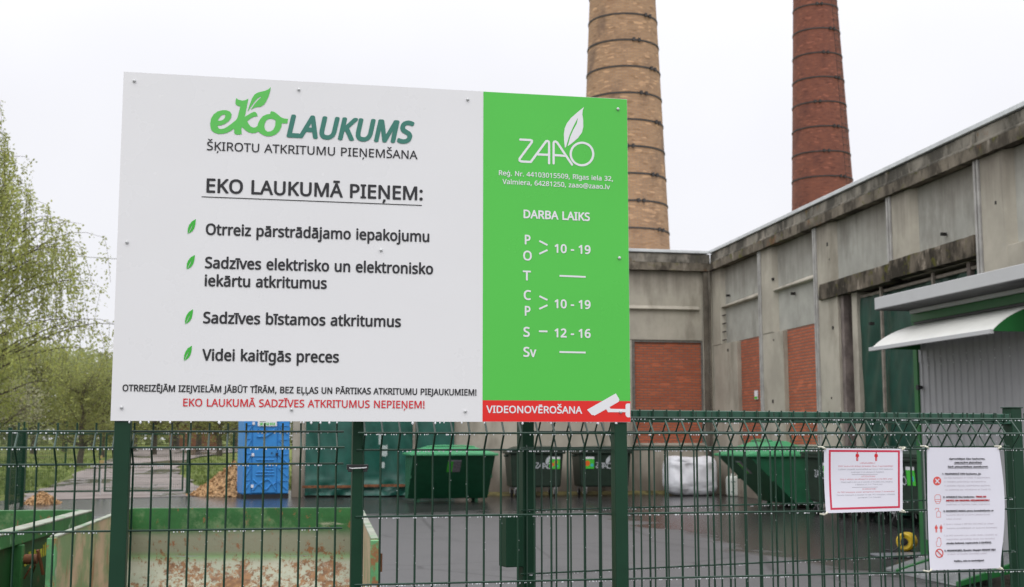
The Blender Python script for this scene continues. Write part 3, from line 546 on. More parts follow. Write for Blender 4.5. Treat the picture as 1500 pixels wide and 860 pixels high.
(112,493,(272,438,344,424,401,382,437,313,449,216,444,149,427,92,401,49,365,17,322,-2,272,-8,213,1,169,24,139,54,134,54,137,20,139,-16,139,-193,68,-193,68,430,126,430,136,371,139,371,169,405,213,429),(260,379,221,374,190,362,167,341,152,312,139,229,139,216,150,126,165,93,188,70,220,56,261,51,298,56,326,72,348,97,364,131,376,216,369,283,348,334,311,367)),
(114,331,(269,438,295,437,319,433,311,368,288,372,264,374,216,363,176,334,149,289,139,229,139,0,68,0,68,430,126,430,134,351,137,351,170,395,214,426)),
(115,384,(348,119,343,81,327,49,302,24,268,6,176,-8,99,-1,42,19,42,83,104,60,178,49,224,53,256,66,274,86,280,112,271,141,239,167,174,196,102,227,57,266,45,292,41,324,52,372,86,408,137,431,202,438,276,430,339,409,315,353,258,372,198,380,131,366,114,349,108,328,119,298,154,274,219,246,289,215,332,176)),
(116,289,(212,50,244,52,272,59,272,5,240,-4,199,-8,137,4,112,19,91,44,78,79,74,125,74,375,13,375,13,409,74,437,102,529,144,529,144,430,269,430,269,375,144,375,144,127,149,92,163,69,185,54)),
(117,496,(428,430,428,0,369,0,359,57,356,57,321,20,274,-1,220,-8,172,-4,134,8,103,29,81,59,68,99,63,148,63,430,135,430,135,153,141,108,158,76,188,57,230,51,273,55,306,69,329,91,345,121,357,206,357,430)),
(118,408,(162,0,0,430,76,430,167,176,181,137,193,96,201,62,204,62,214,96,227,138,241,176,332,430,408,430,244,0)),
(119,631,(346,243,336,276,328,308,321,335,316,357,312,357,308,335,302,307,294,276,284,242,207,1,127,1,9,431,82,431,141,201,153,154,163,109,169,73,172,73,178,97,185,127,193,159,201,189,277,431,354,431,428,189,440,149,451,109,457,74,460,74,466,108,477,152,489,201,549,431,621,431,502,1,419,1)),
(121,409,(1,430,76,430,169,185,184,144,196,104,205,68,209,68,224,121,246,186,332,430,409,430,224,-59,188,-129,138,-176,106,-188,68,-193,34,-191,9,-186,9,-130,30,-133,56,-135,99,-126,130,-99,152,-59,174,-2)),
(122,377,(346,0,31,0,31,46,262,375,45,375,45,430,340,430,340,377,112,54,346,54)),
(256,512,(437,0,368,178,141,178,73,0,0,0,224,575,289,575,512,0),(282,414,274,438,263,473,255,501,247,468,237,438,230,414,165,241,346,241),(374,686,374,629,136,629,136,686)),
(257,450,(231,437,299,428,348,402,376,358,385,292,385,0,334,0,320,61,317,61,279,22,234,-1,172,-8,103,6,76,23,54,47,41,80,37,119,49,176,87,219,152,246,243,257,316,259,316,284,310,330,292,359,264,375,227,380,162,370,106,348,84,400,151,426),(252,208,184,199,141,182,117,155,110,119,116,87,132,66,157,53,189,49,238,56,279,79,306,117,315,172,315,210),(344,543,344,486,106,486,106,543)),
(268,507,(323,518,241,502,206,482,178,456,139,383,125,286,131,221,147,164,174,117,213,83,262,62,322,56,394,62,459,77,459,15,393,-3,312,-8,232,1,166,28,115,72,78,131,56,203,49,287,53,349,67,406,89,456,120,499,159,534,206,559,261,575,324,581,409,572,482,547,453,486,394,507),(268,629,240,668,203,711,169,747,169,757,218,757,261,724,303,683,348,724,391,757,440,757,440,747,406,711,367,668,340,629)),
(269,385,(241,-8,187,-3,139,15,99,45,69,87,51,143,44,213,51,284,71,342,102,385,142,414,191,432,246,438,309,431,359,414,337,356,292,369,244,376,204,371,172,357,148,335,131,303,117,213,131,126,147,94,172,71,202,57,240,53,302,60,351,77,351,15,304,-2),(191,486,162,526,126,568,92,604,92,614,141,614,184,581,226,541,270,581,314,614,363,614,363,604,328,568,291,526,263,486)),
(274,446,(397,0,77,0,77,572,397,572,397,509,150,509,150,331,383,331,383,268,150,268,150,63,397,63),(363,686,363,629,125,629,125,686)),
(275,452,(234,438,286,432,329,414,364,385,390,346,406,299,411,244,411,201,117,201,127,137,154,90,197,62,254,52,327,60,392,82,392,20,327,-1,251,-8,194,-2,143,17,101,48,70,91,51,146,44,212,50,277,68,332,96,377,134,411,181,431),(233,380,188,372,154,348,130,309,119,257,338,257,326,322,292,364,266,376),(348,543,348,486,109,486,109,543)),
(290,584,(326,302,524,302,524,22,431,-1,323,-8,241,1,173,27,119,71,81,129,57,202,49,286,57,370,84,442,127,500,186,544,259,571,346,581,437,572,516,547,489,484,421,507,342,518,278,510,224,489,181,455,150,409,131,352,124,286,130,222,146,166,175,119,216,84,271,62,340,54,404,59,452,68,452,238,326,238),(374,-56,361,-93,338,-137,309,-178,271,-178,271,-168,284,-132,297,-89,304,-49,374,-49)),
(291,493,(221,438,297,422,329,402,355,373,359,373,369,430,425,430,425,-8,420,-63,404,-109,378,-146,341,-172,292,-188,232,-193,147,-186,77,-165,77,-100,149,-125,237,-134,286,-126,324,-101,348,-63,355,-13,355,4,356,32,357,57,354,57,329,28,299,8,221,-8,147,7,91,51,56,121,44,214,56,306,91,377,147,422),(230,379,197,374,169,359,146,336,131,303,117,213,124,143,146,92,182,60,232,50,288,58,326,84,349,131,356,198,356,214,343,309,326,340,301,362,269,374),(291,604,278,570,266,526,257,486,188,486,188,493,201,529,224,574,252,614,291,614)),
(298,272,(239,0,32,0,32,42,99,57,99,515,32,531,32,572,239,572,239,531,172,515,172,57,239,42),(255,686,255,629,17,629,17,686)),
(299,207,(139,0,68,0,68,430,139,430),(222,543,222,486,-16,486,-16,543)),
(310,496,(496,0,411,0,209,274,150,222,150,0,77,0,77,572,150,572,150,290,199,345,249,399,403,572,487,572,261,323),(316,-56,302,-93,279,-137,252,-178,213,-178,213,-168,226,-132,239,-89,246,-49,316,-49)),
(311,428,(138,291,137,257,135,221,138,221,152,240,172,264,189,284,326,430,409,430,235,246,421,0,336,0,187,201,138,158,138,0,68,0,68,609,138,609),(266,-56,252,-93,229,-137,201,-178,162,-178,162,-168,176,-132,189,-89,196,-49,266,-49)),
(315,420,(77,0,77,572,150,572,150,64,400,64,400,0),(292,-56,279,-93,256,-137,227,-178,189,-178,189,-168,202,-132,215,-89,222,-49,292,-49)),
(316,207,(139,0,68,0,68,609,139,609),(155,-56,141,-93,118,-137,91,-178,52,-178,52,-168,66,-132,77,-89,85,-49,155,-49)),
(325,609,(532,0,448,0,141,476,138,476,141,432,143,378,144,320,144,0,77,0,77,572,161,572,467,99,470,99,468,137,466,193,464,249,464,572,532,572),(356,-56,343,-93,319,-137,292,-178,253,-178,253,-168,267,-132,279,-89,286,-49,356,-49)),
(326,496,(275,438,342,429,391,401,421,352,431,280,431,0,361,0,361,275,355,321,338,353,308,372,264,379,204,369,166,338,146,289,139,223,139,0,68,0,68,430,125,430,136,371,139,371,175,409,222,431),(299,-56,286,-93,262,-137,235,-178,196,-178,196,-168,210,-132,222,-89,229,-49,299,-49)),
(352,440,(402,153,396,106,377,66,348,34,307,11,256,-3,198,-8,137,-5,83,4,41,19,41,88,112,65,201,54,272,66,316,98,331,147,318,194,277,230,196,264,131,294,85,329,57,375,48,434,54,477,71,513,99,542,136,563,181,576,231,581,318,572,389,549,366,487,302,508,229,518,169,507,133,477,121,434,133,386,172,351,246,318,332,279,384,227,398,194),(192,629,164,668,127,711,93,747,93,757,141,757,184,724,227,683,271,724,314,757,364,757,364,747,329,711,291,668,264,629)),
(353,384,(348,119,343,81,327,49,302,24,268,6,176,-8,99,-1,42,19,42,83,104,60,178,49,224,53,256,66,274,86,280,112,271,141,239,167,174,196,102,227,57,266,45,292,41,324,52,372,86,408,137,431,202,438,276,430,339,409,315,353,258,372,198,380,131,366,114,349,108,328,119,298,154,274,219,246,289,215,332,176),(156,486,127,526,91,568,57,604,57,614,105,614,148,581,191,541,235,581,278,614,328,614,328,604,293,568,256,526,227,486)),
(362,586,(513,202,507,146,489,95,459,52,416,19,360,-1,290,-8,196,6,128,50,86,117,72,204,72,572,144,572,144,201,154,139,182,93,229,64,294,54,341,59,379,73,407,96,427,126,442,202,442,572,513,572),(412,686,412,629,174,629,174,686)),
(363,496,(428,430,428,0,369,0,359,57,356,57,321,20,274,-1,220,-8,172,-4,134,8,103,29,81,59,68,99,63,148,63,430,135,430,135,153,141,108,158,76,188,57,230,51,273,55,306,69,329,91,345,121,357,206,357,430),(366,543,366,486,128,486,128,543)),
(381,459,(428,0,31,0,31,54,332,508,40,508,40,572,419,572,419,518,118,64,428,64),(196,629,167,668,131,711,97,747,97,757,145,757,189,724,231,683,275,724,318,757,368,757,368,747,333,711,296,668,268,629)),
(382,377,(346,0,31,0,31,46,262,375,45,375,45,430,340,430,340,377,112,54,346,54),(152,486,124,526,87,568,53,604,53,614,101,614,144,581,187,541,231,581,274,614,324,614,324,604,289,568,251,526,224,486)),
(1040,479,(16,0,201,509,276,509,463,0,395,0,287,302,264,372,232,478,245,478,213,371,191,302,85,0),(110,142,110,199,370,199,370,142)),
(1042,456,(60,0,60,509,241,509,289,504,329,491,359,469,381,442,394,409,398,374,387,320,356,286,315,267,315,262,363,246,402,203,418,136,414,99,400,67,377,39,344,18,301,4,246,0),(124,57,245,57,296,62,330,80,349,105,356,137,342,184,306,218,248,231,124,231),(124,286,238,286,288,296,323,326,336,372,330,403,312,429,282,446,240,452,124,452)),
(1045,419,(60,0,60,509,372,509,372,452,124,452,124,286,356,286,356,229,124,229,124,57,375,57,375,0)),
(1048,523,(463,0,398,0,398,291,399,328,401,384,404,454,416,452,376,381,346,331,321,290,137,0,60,0,60,509,124,509,124,195,124,157,122,108,119,54,110,55,136,107,161,151,180,182,387,509,463,509)),
(1050,467,(60,0,60,509,124,509,124,287,196,287,362,509,441,509,251,262,449,0,371,0,199,231,124,231,124,0)),
(1052,628,(60,0,60,509,152,509,277,187,288,159,299,122,311,84,322,49,308,49,318,82,330,121,342,158,352,187,476,509,568,509,568,0,504,0,504,291,504,327,505,369,506,413,507,457,512,457,497,409,482,362,468,322,456,291,342,0,286,0,171,291,159,321,145,361,129,408,112,457,119,457,120,416,121,372,121,329,122,291,122,0)),
(1053,517,(60,0,60,509,124,509,124,289,392,289,392,509,457,509,457,0,392,0,392,232,124,232,124,0)),
(1054,533,(267,-7,205,1,151,25,105,63,70,115,47,179,40,254,47,329,70,393,105,445,151,484,205,507,267,516,329,507,384,484,429,445,464,393,486,329,493,254,486,179,464,115,429,63,384,25,329,1),(267,53,310,59,349,76,382,104,408,144,425,194,430,254,425,314,408,364,382,404,349,432,310,450,267,456,223,450,184,432,151,404,125,364,109,314,104,254,109,194,125,144,151,105,184,76,223,59)),
(1055,517,(457,509,457,0,392,0,392,452,124,452,124,0,60,0,60,509)),
(1057,510,(267,-7,205,1,150,25,104,63,69,115,47,179,40,254,47,329,69,393,104,445,150,484,205,507,267,516,340,504,402,471,448,418,473,348,408,348,389,394,357,428,315,449,267,456,223,450,184,432,151,403,125,364,109,314,104,254,109,194,125,144,151,105,184,76,223,59,267,53,315,60,357,81,389,114,408,161,473,161,448,91,402,38,341,4)),
(1069,510,(243,-7,169,5,107,38,62,91,37,161,102,161,121,114,152,81,195,60,243,53,288,59,327,76,360,105,385,144,401,194,407,254,401,314,385,364,360,404,327,432,288,450,243,456,195,449,152,428,121,394,102,348,37,348,62,418,108,471,170,504,243,516,305,507,360,484,406,445,441,393,462,329,470,254,462,179,441,116,406,64,360,25,305,1),(194,231,194,288,429,288,429,231)),
(1072,389,(160,-9,94,5,47,44,35,74,31,108,43,161,77,193,125,211,178,220,234,227,265,235,276,255,276,257,267,297,240,322,196,331,149,322,117,301,100,274,41,291,79,346,133,376,194,384,239,379,286,361,322,320,337,251,337,0,276,0,276,52,272,52,252,24,215,1),(171,46,228,59,263,93,276,138,276,190,259,182,231,176,200,171,176,168,134,159,104,139,92,105,102,72,130,52)),
(1073,411,(208,-8,161,-3,119,15,84,44,57,82,40,129,34,185,34,198,41,301,62,376,101,426,159,455,238,468,273,474,290,487,294,509,349,509,338,461,304,431,238,417,155,401,127,383,106,356,84,266,86,266,117,314,167,349,229,363,269,357,304,339,334,311,357,274,372,231,377,181,372,130,356,84,329,46,295,17,254,-2),(208,46,239,50,266,62,303,107,316,178,304,249,268,294,211,309,179,306,151,292,110,245,96,176,109,109,148,62,176,50)),
(1074,392,(52,0,52,379,208,379,264,372,307,352,334,320,344,278,339,248,324,226,270,199,312,184,345,152,358,102,343,50,299,13,232,0),(111,56,232,56,279,69,291,86,296,107,291,133,279,152,259,165,232,169,111,169),(111,220,209,220,262,234,277,251,282,273,277,294,262,311,208,324,111,324)),
(1076,427,(13,-109,13,56,44,56,64,82,79,116,90,164,97,231,110,379,356,379,356,56,414,56,414,-109,353,-109,353,0,74,0,74,-109),(114,56,296,56,296,323,166,323,157,231,142,127)),
(1077,404,(212,-8,161,-2,117,16,82,46,56,85,39,132,34,187,39,242,55,290,81,329,115,359,157,378,205,384,266,374,319,341,357,282,371,194,371,169,75,169,75,221,338,221,309,202,298,269,262,314,237,326,205,330,173,326,146,313,109,269,96,211,96,178,111,106,128,81,151,61,213,46,254,52,286,72,306,106,365,91,335,39,282,4)),
(1078,563,(21,0,174,193,23,379,95,379,221,218,252,218,252,379,312,379,312,218,342,218,468,379,541,379,389,193,542,0,469,0,342,162,312,162,312,0,252,0,252,162,223,162,95,0)),
(1080,411,(357,0,296,0,296,274,292,274,111,0,52,0,52,379,114,379,114,104,117,104,300,379,357,379)),
(1082,376,(52,0,52,379,114,379,114,215,152,215,288,379,366,379,213,196,367,0,290,0,167,159,114,159,114,0)),
(1083,401,(6,0,6,56,20,56,49,63,67,86,78,132,84,211,91,379,348,379,348,0,286,0,286,323,149,323,143,189,129,84,115,47,94,21,65,5,27,0)),
(1084,536,(52,0,52,379,144,379,232,168,246,132,257,100,265,71,273,41,262,41,270,69,278,99,289,132,303,168,389,379,482,379,482,0,421,0,421,198,421,237,422,276,422,314,423,354,430,354,415,301,399,252,377,198,294,0,241,0,156,198,135,252,118,300,102,354,111,354,112,318,113,279,113,239,113,198,113,0)),
(1085,409,(309,223,309,167,99,167,99,223),(114,379,114,0,52,0,52,379),(356,379,356,0,294,0,294,379)),
(1086,415,(208,-8,159,-2,117,16,82,46,56,85,39,132,34,188,39,243,56,291,82,331,117,360,159,378,208,384,256,378,299,360,333,331,359,291,376,243,381,188,376,132,359,85,333,46,299,16,256,-2),(208,46,242,51,270,66,307,117,319,188,307,258,270,310,242,325,208,330,173,325,145,310,108,258,96,188,108,117,145,66,173,51)),
(1087,408,(356,379,356,0,294,0,294,323,114,323,114,0,52,0,52,379)),
(1088,424,(52,-143,52,379,112,379,112,319,118,319,137,346,171,372,229,384,274,379,313,361,345,332,370,292,385,244,390,189,385,132,370,84,346,45,313,16,274,-2,229,-8,172,4,138,31,118,59,114,59,114,-143),(220,47,252,51,279,66,316,117,328,189,316,261,280,311,253,325,220,330,188,326,161,312,125,263,112,189,125,115,162,65,188,51)),
(1089,396,(208,-8,159,-2,117,16,82,46,56,85,39,132,34,188,39,243,56,291,82,331,117,360,159,378,208,384,260,377,305,356,340,322,361,277,303,262,291,289,270,311,242,325,208,330,173,325,145,310,108,258,96,188,108,117,145,66,173,51,208,46,242,51,271,66,292,89,304,117,363,102,341,56,306,21,261,-1)),
(1090,325,(132,0,132,324,6,324,6,379,319,379,319,324,193,324,193,0)),
(1093,379,(21,0,171,218,171,171,29,379,100,379,147,306,179,253,208,206,176,206,202,253,233,306,282,379,352,379,209,169,209,214,357,0,287,0,231,86,200,136,172,182,204,182,178,136,148,86,91,0)),
(1094,415,(52,0,52,379,114,379,114,56,294,56,294,379,356,379,356,0),(344,-109,344,0,318,0,318,56,405,56,405,-109)),
(1096,572,(52,379,114,379,114,56,256,56,256,379,316,379,316,56,458,56,458,379,519,379,519,0,52,0)),
(1097,582,(52,379,114,379,114,56,256,56,256,379,316,379,316,56,458,56,458,379,519,379,519,0,52,0),(507,-109,507,0,482,0,482,56,569,56,569,-109)),
(1100,388,(104,244,214,244,256,240,290,228,318,210,338,186,353,123,337,61,318,36,290,16,256,4,214,0,52,0,52,379,114,379,114,56,214,56,245,61,270,74,286,95,292,121,286,147,270,169,245,182,214,187,104,187)),
(1102,585,(52,0,52,379,111,379,111,0),(97,162,97,217,235,217,235,162),(377,-8,328,-2,286,16,251,46,226,85,209,132,204,188,209,243,226,291,251,331,286,360,328,378,377,384,426,378,468,360,502,331,529,291,545,243,551,188,545,132,529,85,502,46,468,16,426,-2),(377,46,412,51,440,66,477,117,489,188,477,258,440,310,412,325,377,330,342,325,314,310,277,258,266,188,277,117,314,66,342,51)),
(1103,385,(332,0,271,0,271,326,184,326,142,322,114,309,98,288,93,259,98,231,114,211,142,198,184,194,298,194,298,142,180,142,114,151,69,174,41,211,32,259,41,308,69,346,114,371,179,379,332,379),(86,0,15,0,121,172,190,172)),
)
def fill2d(sets):
    """fill each list of closed outlines (holes by even-odd) as flat faces: returns [(verts, faces)]"""
    obs = []
    for polys in sets:
        cu = bpy.data.curves.new('outline', 'CURVE'); cu.dimensions = '2D'; cu.fill_mode = 'BOTH'
        for pl in polys:
            sp = cu.splines.new('POLY'); sp.points.add(len(pl) - 1); sp.use_cyclic_u = True
            for q, (x, y) in zip(sp.points, pl): q.co = (x, y, 0, 1)
        o = bpy.data.objects.new('outline', cu); COL.objects.link(o); obs.append(o)
    dg = bpy.context.evaluated_depsgraph_get(); dg.update(); out = []
    for o in obs:
        me = o.evaluated_get(dg).to_mesh()
        vs = [(v.co.x, v.co.y) for v in me.vertices]; fs = [list(p.vertices) for p in me.polygons]
        keep = set(i for f in fs for i in f)
        out.append((vs, fs)); o.evaluated_get(dg).to_mesh_clear()
    for o in obs:
        cu = o.data; bpy.data.objects.remove(o); bpy.data.curves.remove(cu)
    return out
GLY = {}
def _load():
    sets = [[[(p[i] / 1000, p[i + 1] / 1000) for i in range(0, len(p), 2)] for p in g[2:]] for g in GL]
    for g, vf in zip(GL, fill2d(sets)): GLY[chr(g[0])] = (g[1] / 1000, *vf)
_load()
CAP = .5726
BOLD8 = [(math.cos(k * math.pi / 4), math.sin(k * math.pi / 4)) for k in range(8)]
def textw(s): return sum(GLY[c][0] if c in GLY else .26 for c in s)
def text(mb, s, x0, x1, z, cap, put, mi=0, bold=0, shear=0, dz=0, fit=True):
    """write s from x0 to x1 with its base line at z and capitals `cap` high; put(x, z, k) gives the 3D point of layer k"""
    k = cap / CAP; wd = textw(s); kx = (x1 - x0) / wd if fit else k
    layers = [(0, 0)] + ([(bx * bold, bz * bold) for bx, bz in BOLD8] if bold else [])
    x = 0
    for c in s:
        if c not in GLY: x += .26; continue
        a, vs, fs = GLY[c]
        for n, (bx, bz) in enumerate(layers):
            pts = []
            for (px, pz) in vs:
                X = x0 + (x + px) * kx + shear * pz * k + bx; t = (X - x0) / (x1 - x0)
                pts.append(put(X, z + dz * t + pz * k + bz, n))
            mb.add(pts, fs, mi)
        x += a
def stroke(mb, pts, wd, put, mi=0, layer=0, closed=False):
    """a round-ended line of even width"""
    n = len(pts); k = 0
    for i in range(n if closed else n - 1):
        a = Vector(pts[i]); b = Vector(pts[(i + 1) % n]); d = b - a
        if d.length < 1e-9: continue
        d.normalize(); q = Vector((-d.y, d.x)) * wd / 2
        mb.add([put(*p, layer + k % 2) for p in (a - q, b - q, b + q, a + q)], [(0, 1, 2, 3)], mi); k += 1
    for i, p in enumerate(pts):
        mb.add([put(p[0] + wd / 2 * math.cos(2 * math.pi * j / 12), p[1] + wd / 2 * math.sin(2 * math.pi * j / 12), layer + 2 + i % 2) for j in range(12)], [list(range(12))], mi)
def area(mb, polys, put, mi=0, layer=0):
    (vs, fs), = fill2d([polys]); mb.add([put(x, z, layer) for x, z in vs], fs, mi)

# ------------------------------------------------------------------ the information board
YS = 3.55
sx0, sx1, sz0, sz1, sxm = -.4315, 1.056, 1.6495, 2.6385, .6075
S = thing('information_board', (-.38, 3.60, 0), 'big white, green and red information board screwed to two green posts', 'sign')
b = MB(); b.box(sx0, YS, sz0, sx1, YS + .003, sz1); b.build('panel', WHITEB, S)
b = MB(); b.box(sxm, YS - .0006, 1.7125, sx1 - .0005, YS - .0001, sz1 - .0008); b.build('green_panel', GRN, S)
b = MB(); b.box(sxm, YS - .0006, sz0 + .0008, sx1 - .0005, YS - .0001, 1.712); b.build('red_band', RED, S)
def put(x, z, k=0): return (x, YS - .0012 - .00004 * k, z)
def SP(x, y): p = aY(x, y, YS); return (p[0], p[2])
def line(mb, s, a, c, cap, mi=0, bold=0, shear=0):
    p, q = SP(*a), SP(*c); k = cap / F * 3.48; z = p[1]
    text(mb, s, p[0], q[0], z, k, put, mi, bold, shear, q[1] - p[1])
b = MB()
line(b, 'EKO LAUKUMĀ PIEŅEM:', (300.2, 281.6), (620.4, 293.3), 20.2, 0, .0014)
p, q = SP(295.3, 288.3), SP(617.9, 301); b.add([put(p[0], p[1] - .0012), put(q[0], q[1] - .0012), put(q[0], q[1] + .0012), put(p[0], p[1] + .0012)], [(0, 1, 2, 3)])
b.build('heading_lettering', INK, S)
b = MB(); line(b, 'ŠĶIROTU ATKRITUMU PIEŅEMŠANA', (302.2, 219.8), (611.3, 233.3), 12.8, 0, .0004); b.build('slogan_lettering', INK, S)
b = MB()
line(b, 'Otrreiz pārstrādājamo iepakojumu', (300.6, 343.5), (629.9, 354.3), 16, 0, .0012)
line(b, 'Sadzīves elektrisko un elektronisko', (299.7, 392.5), (634.9, 401.6), 16, 0, .0012)
line(b, 'iekārtu atkritumus', (298.7, 418.8), (479, 422.9), 16, 0, .0012)
line(b, 'Sadzīves bīstamos atkritumus', (297, 473.2), (587.6, 478.9), 16, 0, .0012)
line(b, 'Videi kaitīgās preces', (296.5, 527.8), (496.8, 530.9), 16, 0, .0012)
b.build('list_lettering', INK, S)
b = MB(); line(b, 'OTRREIZĒJĀM IZEJVIELĀM JĀBŪT TĪRĀM, BEZ EĻĻAS UN PĀRTIKAS ATKRITUMU PIEJAUKUMIEM!', (178.9, 572.9), (698.4, 579.4), 9.2, 0, .0006); b.build('rule_lettering', INK, S)
b = MB(); line(b, 'EKO LAUKUMĀ SADZĪVES ATKRITUMUS NEPIEŅEM!', (267, 595), (622.6, 598.2), 10.8, 0, .0005); b.build('warning_lettering', INKRED, S)
b = MB(); line(b, 'LAUKUMS', (417.5, 199.6), (602, 209.3), 32.3, 0, .0034, .2); b.build('title_lettering', TEAL, S)
def TRC(pts, x0, y0, k): return [SP(x0 + x / k, y0 + y / k) for x, y in pts]
eko = [(82,600),(95,530),(130,470),(190,425),(260,405),(320,405),(375,425),(403,465),(395,520),(360,570),(300,610),(240,632),(190,636),(200,665),(215,683),(240,688),(290,680),(350,645),(410,600),(460,560),(488,525),(505,460),(533,350),(500,340),(470,325),(460,300),(463,260),(475,222),(500,245),(560,262),(610,255),(653,232),(640,300),(600,505),(680,455),(730,430),(760,432),(780,455),(793,495),(740,503),(690,525),(635,572),(660,615),(690,650),(730,668),(765,660),(790,640),(800,600),(830,540),(870,495),(930,468),(980,462),(985,432),(1000,420),(1040,430),(1090,465),(1140,510),(1190,530),(1250,535),(1235,605),(1155,600),(1150,650),(1120,715),(1070,765),(1000,793),(940,797),(880,782),(830,750),(803,725),(760,745),(710,750),(660,738),(610,705),(555,655),(548,700),(555,762),(520,772),(480,772),(450,760),(440,735),(440,680),(390,715),(330,745),(270,758),(200,760),(140,740),(100,705),(84,650)]
h1 = [(195,562),(210,530),(240,490),(275,470),(300,472),(310,490),(300,520),(275,548),(235,563)]
h2 = [(1063,560),(1055,640),(1030,695),(990,722),(940,727),(905,700),(892,650),(900,600),(925,555),(960,535),(1000,532),(1035,542)]
lf = [(640,430),(670,330),(710,225),(745,170),(800,138),(900,115),(950,95),(990,60),(980,120),(955,200),(920,275),(885,325),(840,352),(790,357),(740,370),(690,400),(720,350),(760,295),(800,250),(850,208),(830,203),(790,230),(745,280),(700,345)]
b = MB(); area(b, [TRC(q, 300, 122, 10.238) for q in (eko, h1, h2)], put); area(b, [TRC(lf, 300, 122, 10.238)], put); b.build('leaf_word_logo', LOGOG, S)
hl = [(1,0),(.8,.07),(.5,.17),(.22,.38),(.07,.6),(.02,.82),(.05,1),(.2,.8),(.42,.55),(.68,.3),(.5,.56),(.3,.78),(.12,.96),(.32,.9),(.58,.8),(.82,.6),(.95,.32)]
for (x0, x1, y0, y1) in ((274.6, 286.9, 320.9, 343.3), (273, 285.5, 373.4, 395.3), (270.8, 282.8, 453, 475.4), (269.1, 281.2, 506.3, 529.2)):
    b = MB(); area(b, [[SP(x0 + u * (x1 - x0), y0 + v * (y1 - y0)) for u, v in hl]], put); b.build('leaf_bullet', BULLET, S)
# green side: company mark, address, opening hours
b = MB(); K8 = 8.6; ww = 3.5 / F * 3.5
for pts in ([(103,470),(230,476),(250,485),(248,505),(95,710),(95,735),(115,745),(235,752),(428,492),(445,487),(462,497),(466,520),(466,768)], [(325,657),(460,662)], [(523,770),(523,510),(530,497),(550,495),(570,510),(755,785)], [(530,665),(670,675)]):
    stroke(b, TRC(pts, 750, 150, K8), ww, put)
stroke(b, TRC([(880 + 142 * math.cos(a * math.pi / 24), 652 + 142 * math.sin(a * math.pi / 24)) for a in range(48)], 750, 150, K8), ww, put, closed=True)
area(b, [TRC([(908,58),(830,120),(740,200),(690,265),(662,330),(652,400),(655,490),(665,575),(680,560),(700,490),(725,410),(765,320),(800,250),(830,195),(815,270),(770,350),(735,430),(715,500),(700,555),(760,510),(830,450),(880,380),(897,310),(895,220),(885,150),(890,100)], 750, 150, K8)], put)
b.build('company_mark', PRW, S)
b = MB(); line(b, 'Reģ. Nr. 44103015509, Rīgas iela 32,', (729.9, 256.6), (898.3, 265.4), 7.4, 0, .0003)
line(b, 'Valmiera, 64281250, zaao@zaao.lv', (736, 269.4), (893.2, 277.4), 7.4, 0, .0003); b.build('address_lettering', PRW, S)
b = MB()
line(b, 'DARBA LAIKS', (765.8, 319.2), (864.3, 323.6), 12.4, 0, .0011); b.build('heading_lettering', PRW, S)
for s, x0, x1, y in (('P', 767.5, 777.4, 357.6), ('O', 765.6, 779.5, 381), ('T', 766, 777.3, 410.2), ('C', 766.4, 777.8, 438.8), ('P', 767.5, 777.4, 462), ('S', 766, 776.4, 492.8)):
    b = MB(); line(b, s, (x0, y), (x1, y + .5), 14.2, 0, .0010); b.build('day_letter', PRW, S)
b = MB(); line(b, 'S', (766, 522.2), (776, 522.5), 14.2, 0, .0010); line(b, 'v', (776.6, 522.6), (785, 522.8), 14.2, 0, .0010)
b.build('day_letter', PRW, S)
for s, y, dy in (('10 - 19', 369.9, 2.1), ('10 - 19', 451, 1.5), ('12 - 16', 493.8, 1)): b = MB(); line(b, s, (811.3, y), (865.4, y + dy), 12.8, 0, .0011); b.build('hours_lettering', PRW, S)
for a, c in (((322,190),(365,212)), ((322,258),(365,238)), ((322,480),(365,500)), ((322,547),(365,527)), ((320,664),(365,665)), ((428,373),(565,379)), ((428,773),(565,776))):
    p, q = (Vector(SP(700 + v[0] * .27907, 300 + v[1] * .27907)) for v in (a, c)); d = (q - p).normalized(); o = Vector((-d.y, d.x)) * .0026
    b = MB(); b.add([put(*v, 3) for v in (p - o, q - o, q + o, p + o)], [(0, 1, 2, 3)]); b.build('dash', PRW, S)
b = MB(); line(b, 'VIDEONOVĒROŠANA', (712.6, 604.6), (852.3, 605.7), 10.4, 0, .0007); b.build('surveillance_lettering', PRW, S)
cam_i = [(922,463),(1165,325),(1195,375),(1190,395),(1112,440),(1120,455),(1247,458),(1247,425),(1252,414),(1265,410),(1286,410),(1286,527),(1265,527),(1252,518),(1247,505),(1247,484),(1100,484),(1083,458),(985,513),(978,508),(962,508)]
b = MB(); area(b, [[SP(700 + x * .17333, 520 + y * .17333) for x, y in cam_i]], put); b.build('camera_symbol', PRW, S)
for (x, y) in ((196.8, 118.8), (437.7, 131.5), (685, 146), (178.2, 597), (427, 600), (681.5, 602.5), (186, 355), (558, 366.5), (904.8, 160), (907, 378), (909, 603.5)):
    p = SP(x, y); b = MB(); b.lathe([(.0048, -.0022), (.0043, -.0048), (.0022, -.0062), (.0004, -.0064)], (p[0], YS, p[1]), 10, 0, 'y'); b.build('screw', STEEL, S)
for x0, x1 in ((-.4215, -.3785), (1.0085, 1.0465)):
    b = MB(); b.box(x0, 3.555, 0, x1, 3.605, 2.62); b.build('post', GREEN2, S, .003)
rnd = random.Random(11)
def drops(mb, x0, x1, y, z, rate, slope=None, r=(.0012, .0024)):
    x = x0; zk = 1.3 if callable(z) else z
    while x < x1:
        if mnoise.noise((x * 9, zk * 31, 2.7)) > -.22:
            rr = rnd.uniform(*r); zz = (z(x) if callable(z) else z); yy = y(x) if callable(y) else y
            mb.lathe([(rr * .35, zz + .0004), (rr, zz - rr * .8), (rr * .95, zz - rr * 1.5), (rr * .35, zz - rr * 2.3)], (x, yy, 0), 6)
        x += rnd.expovariate(rate)
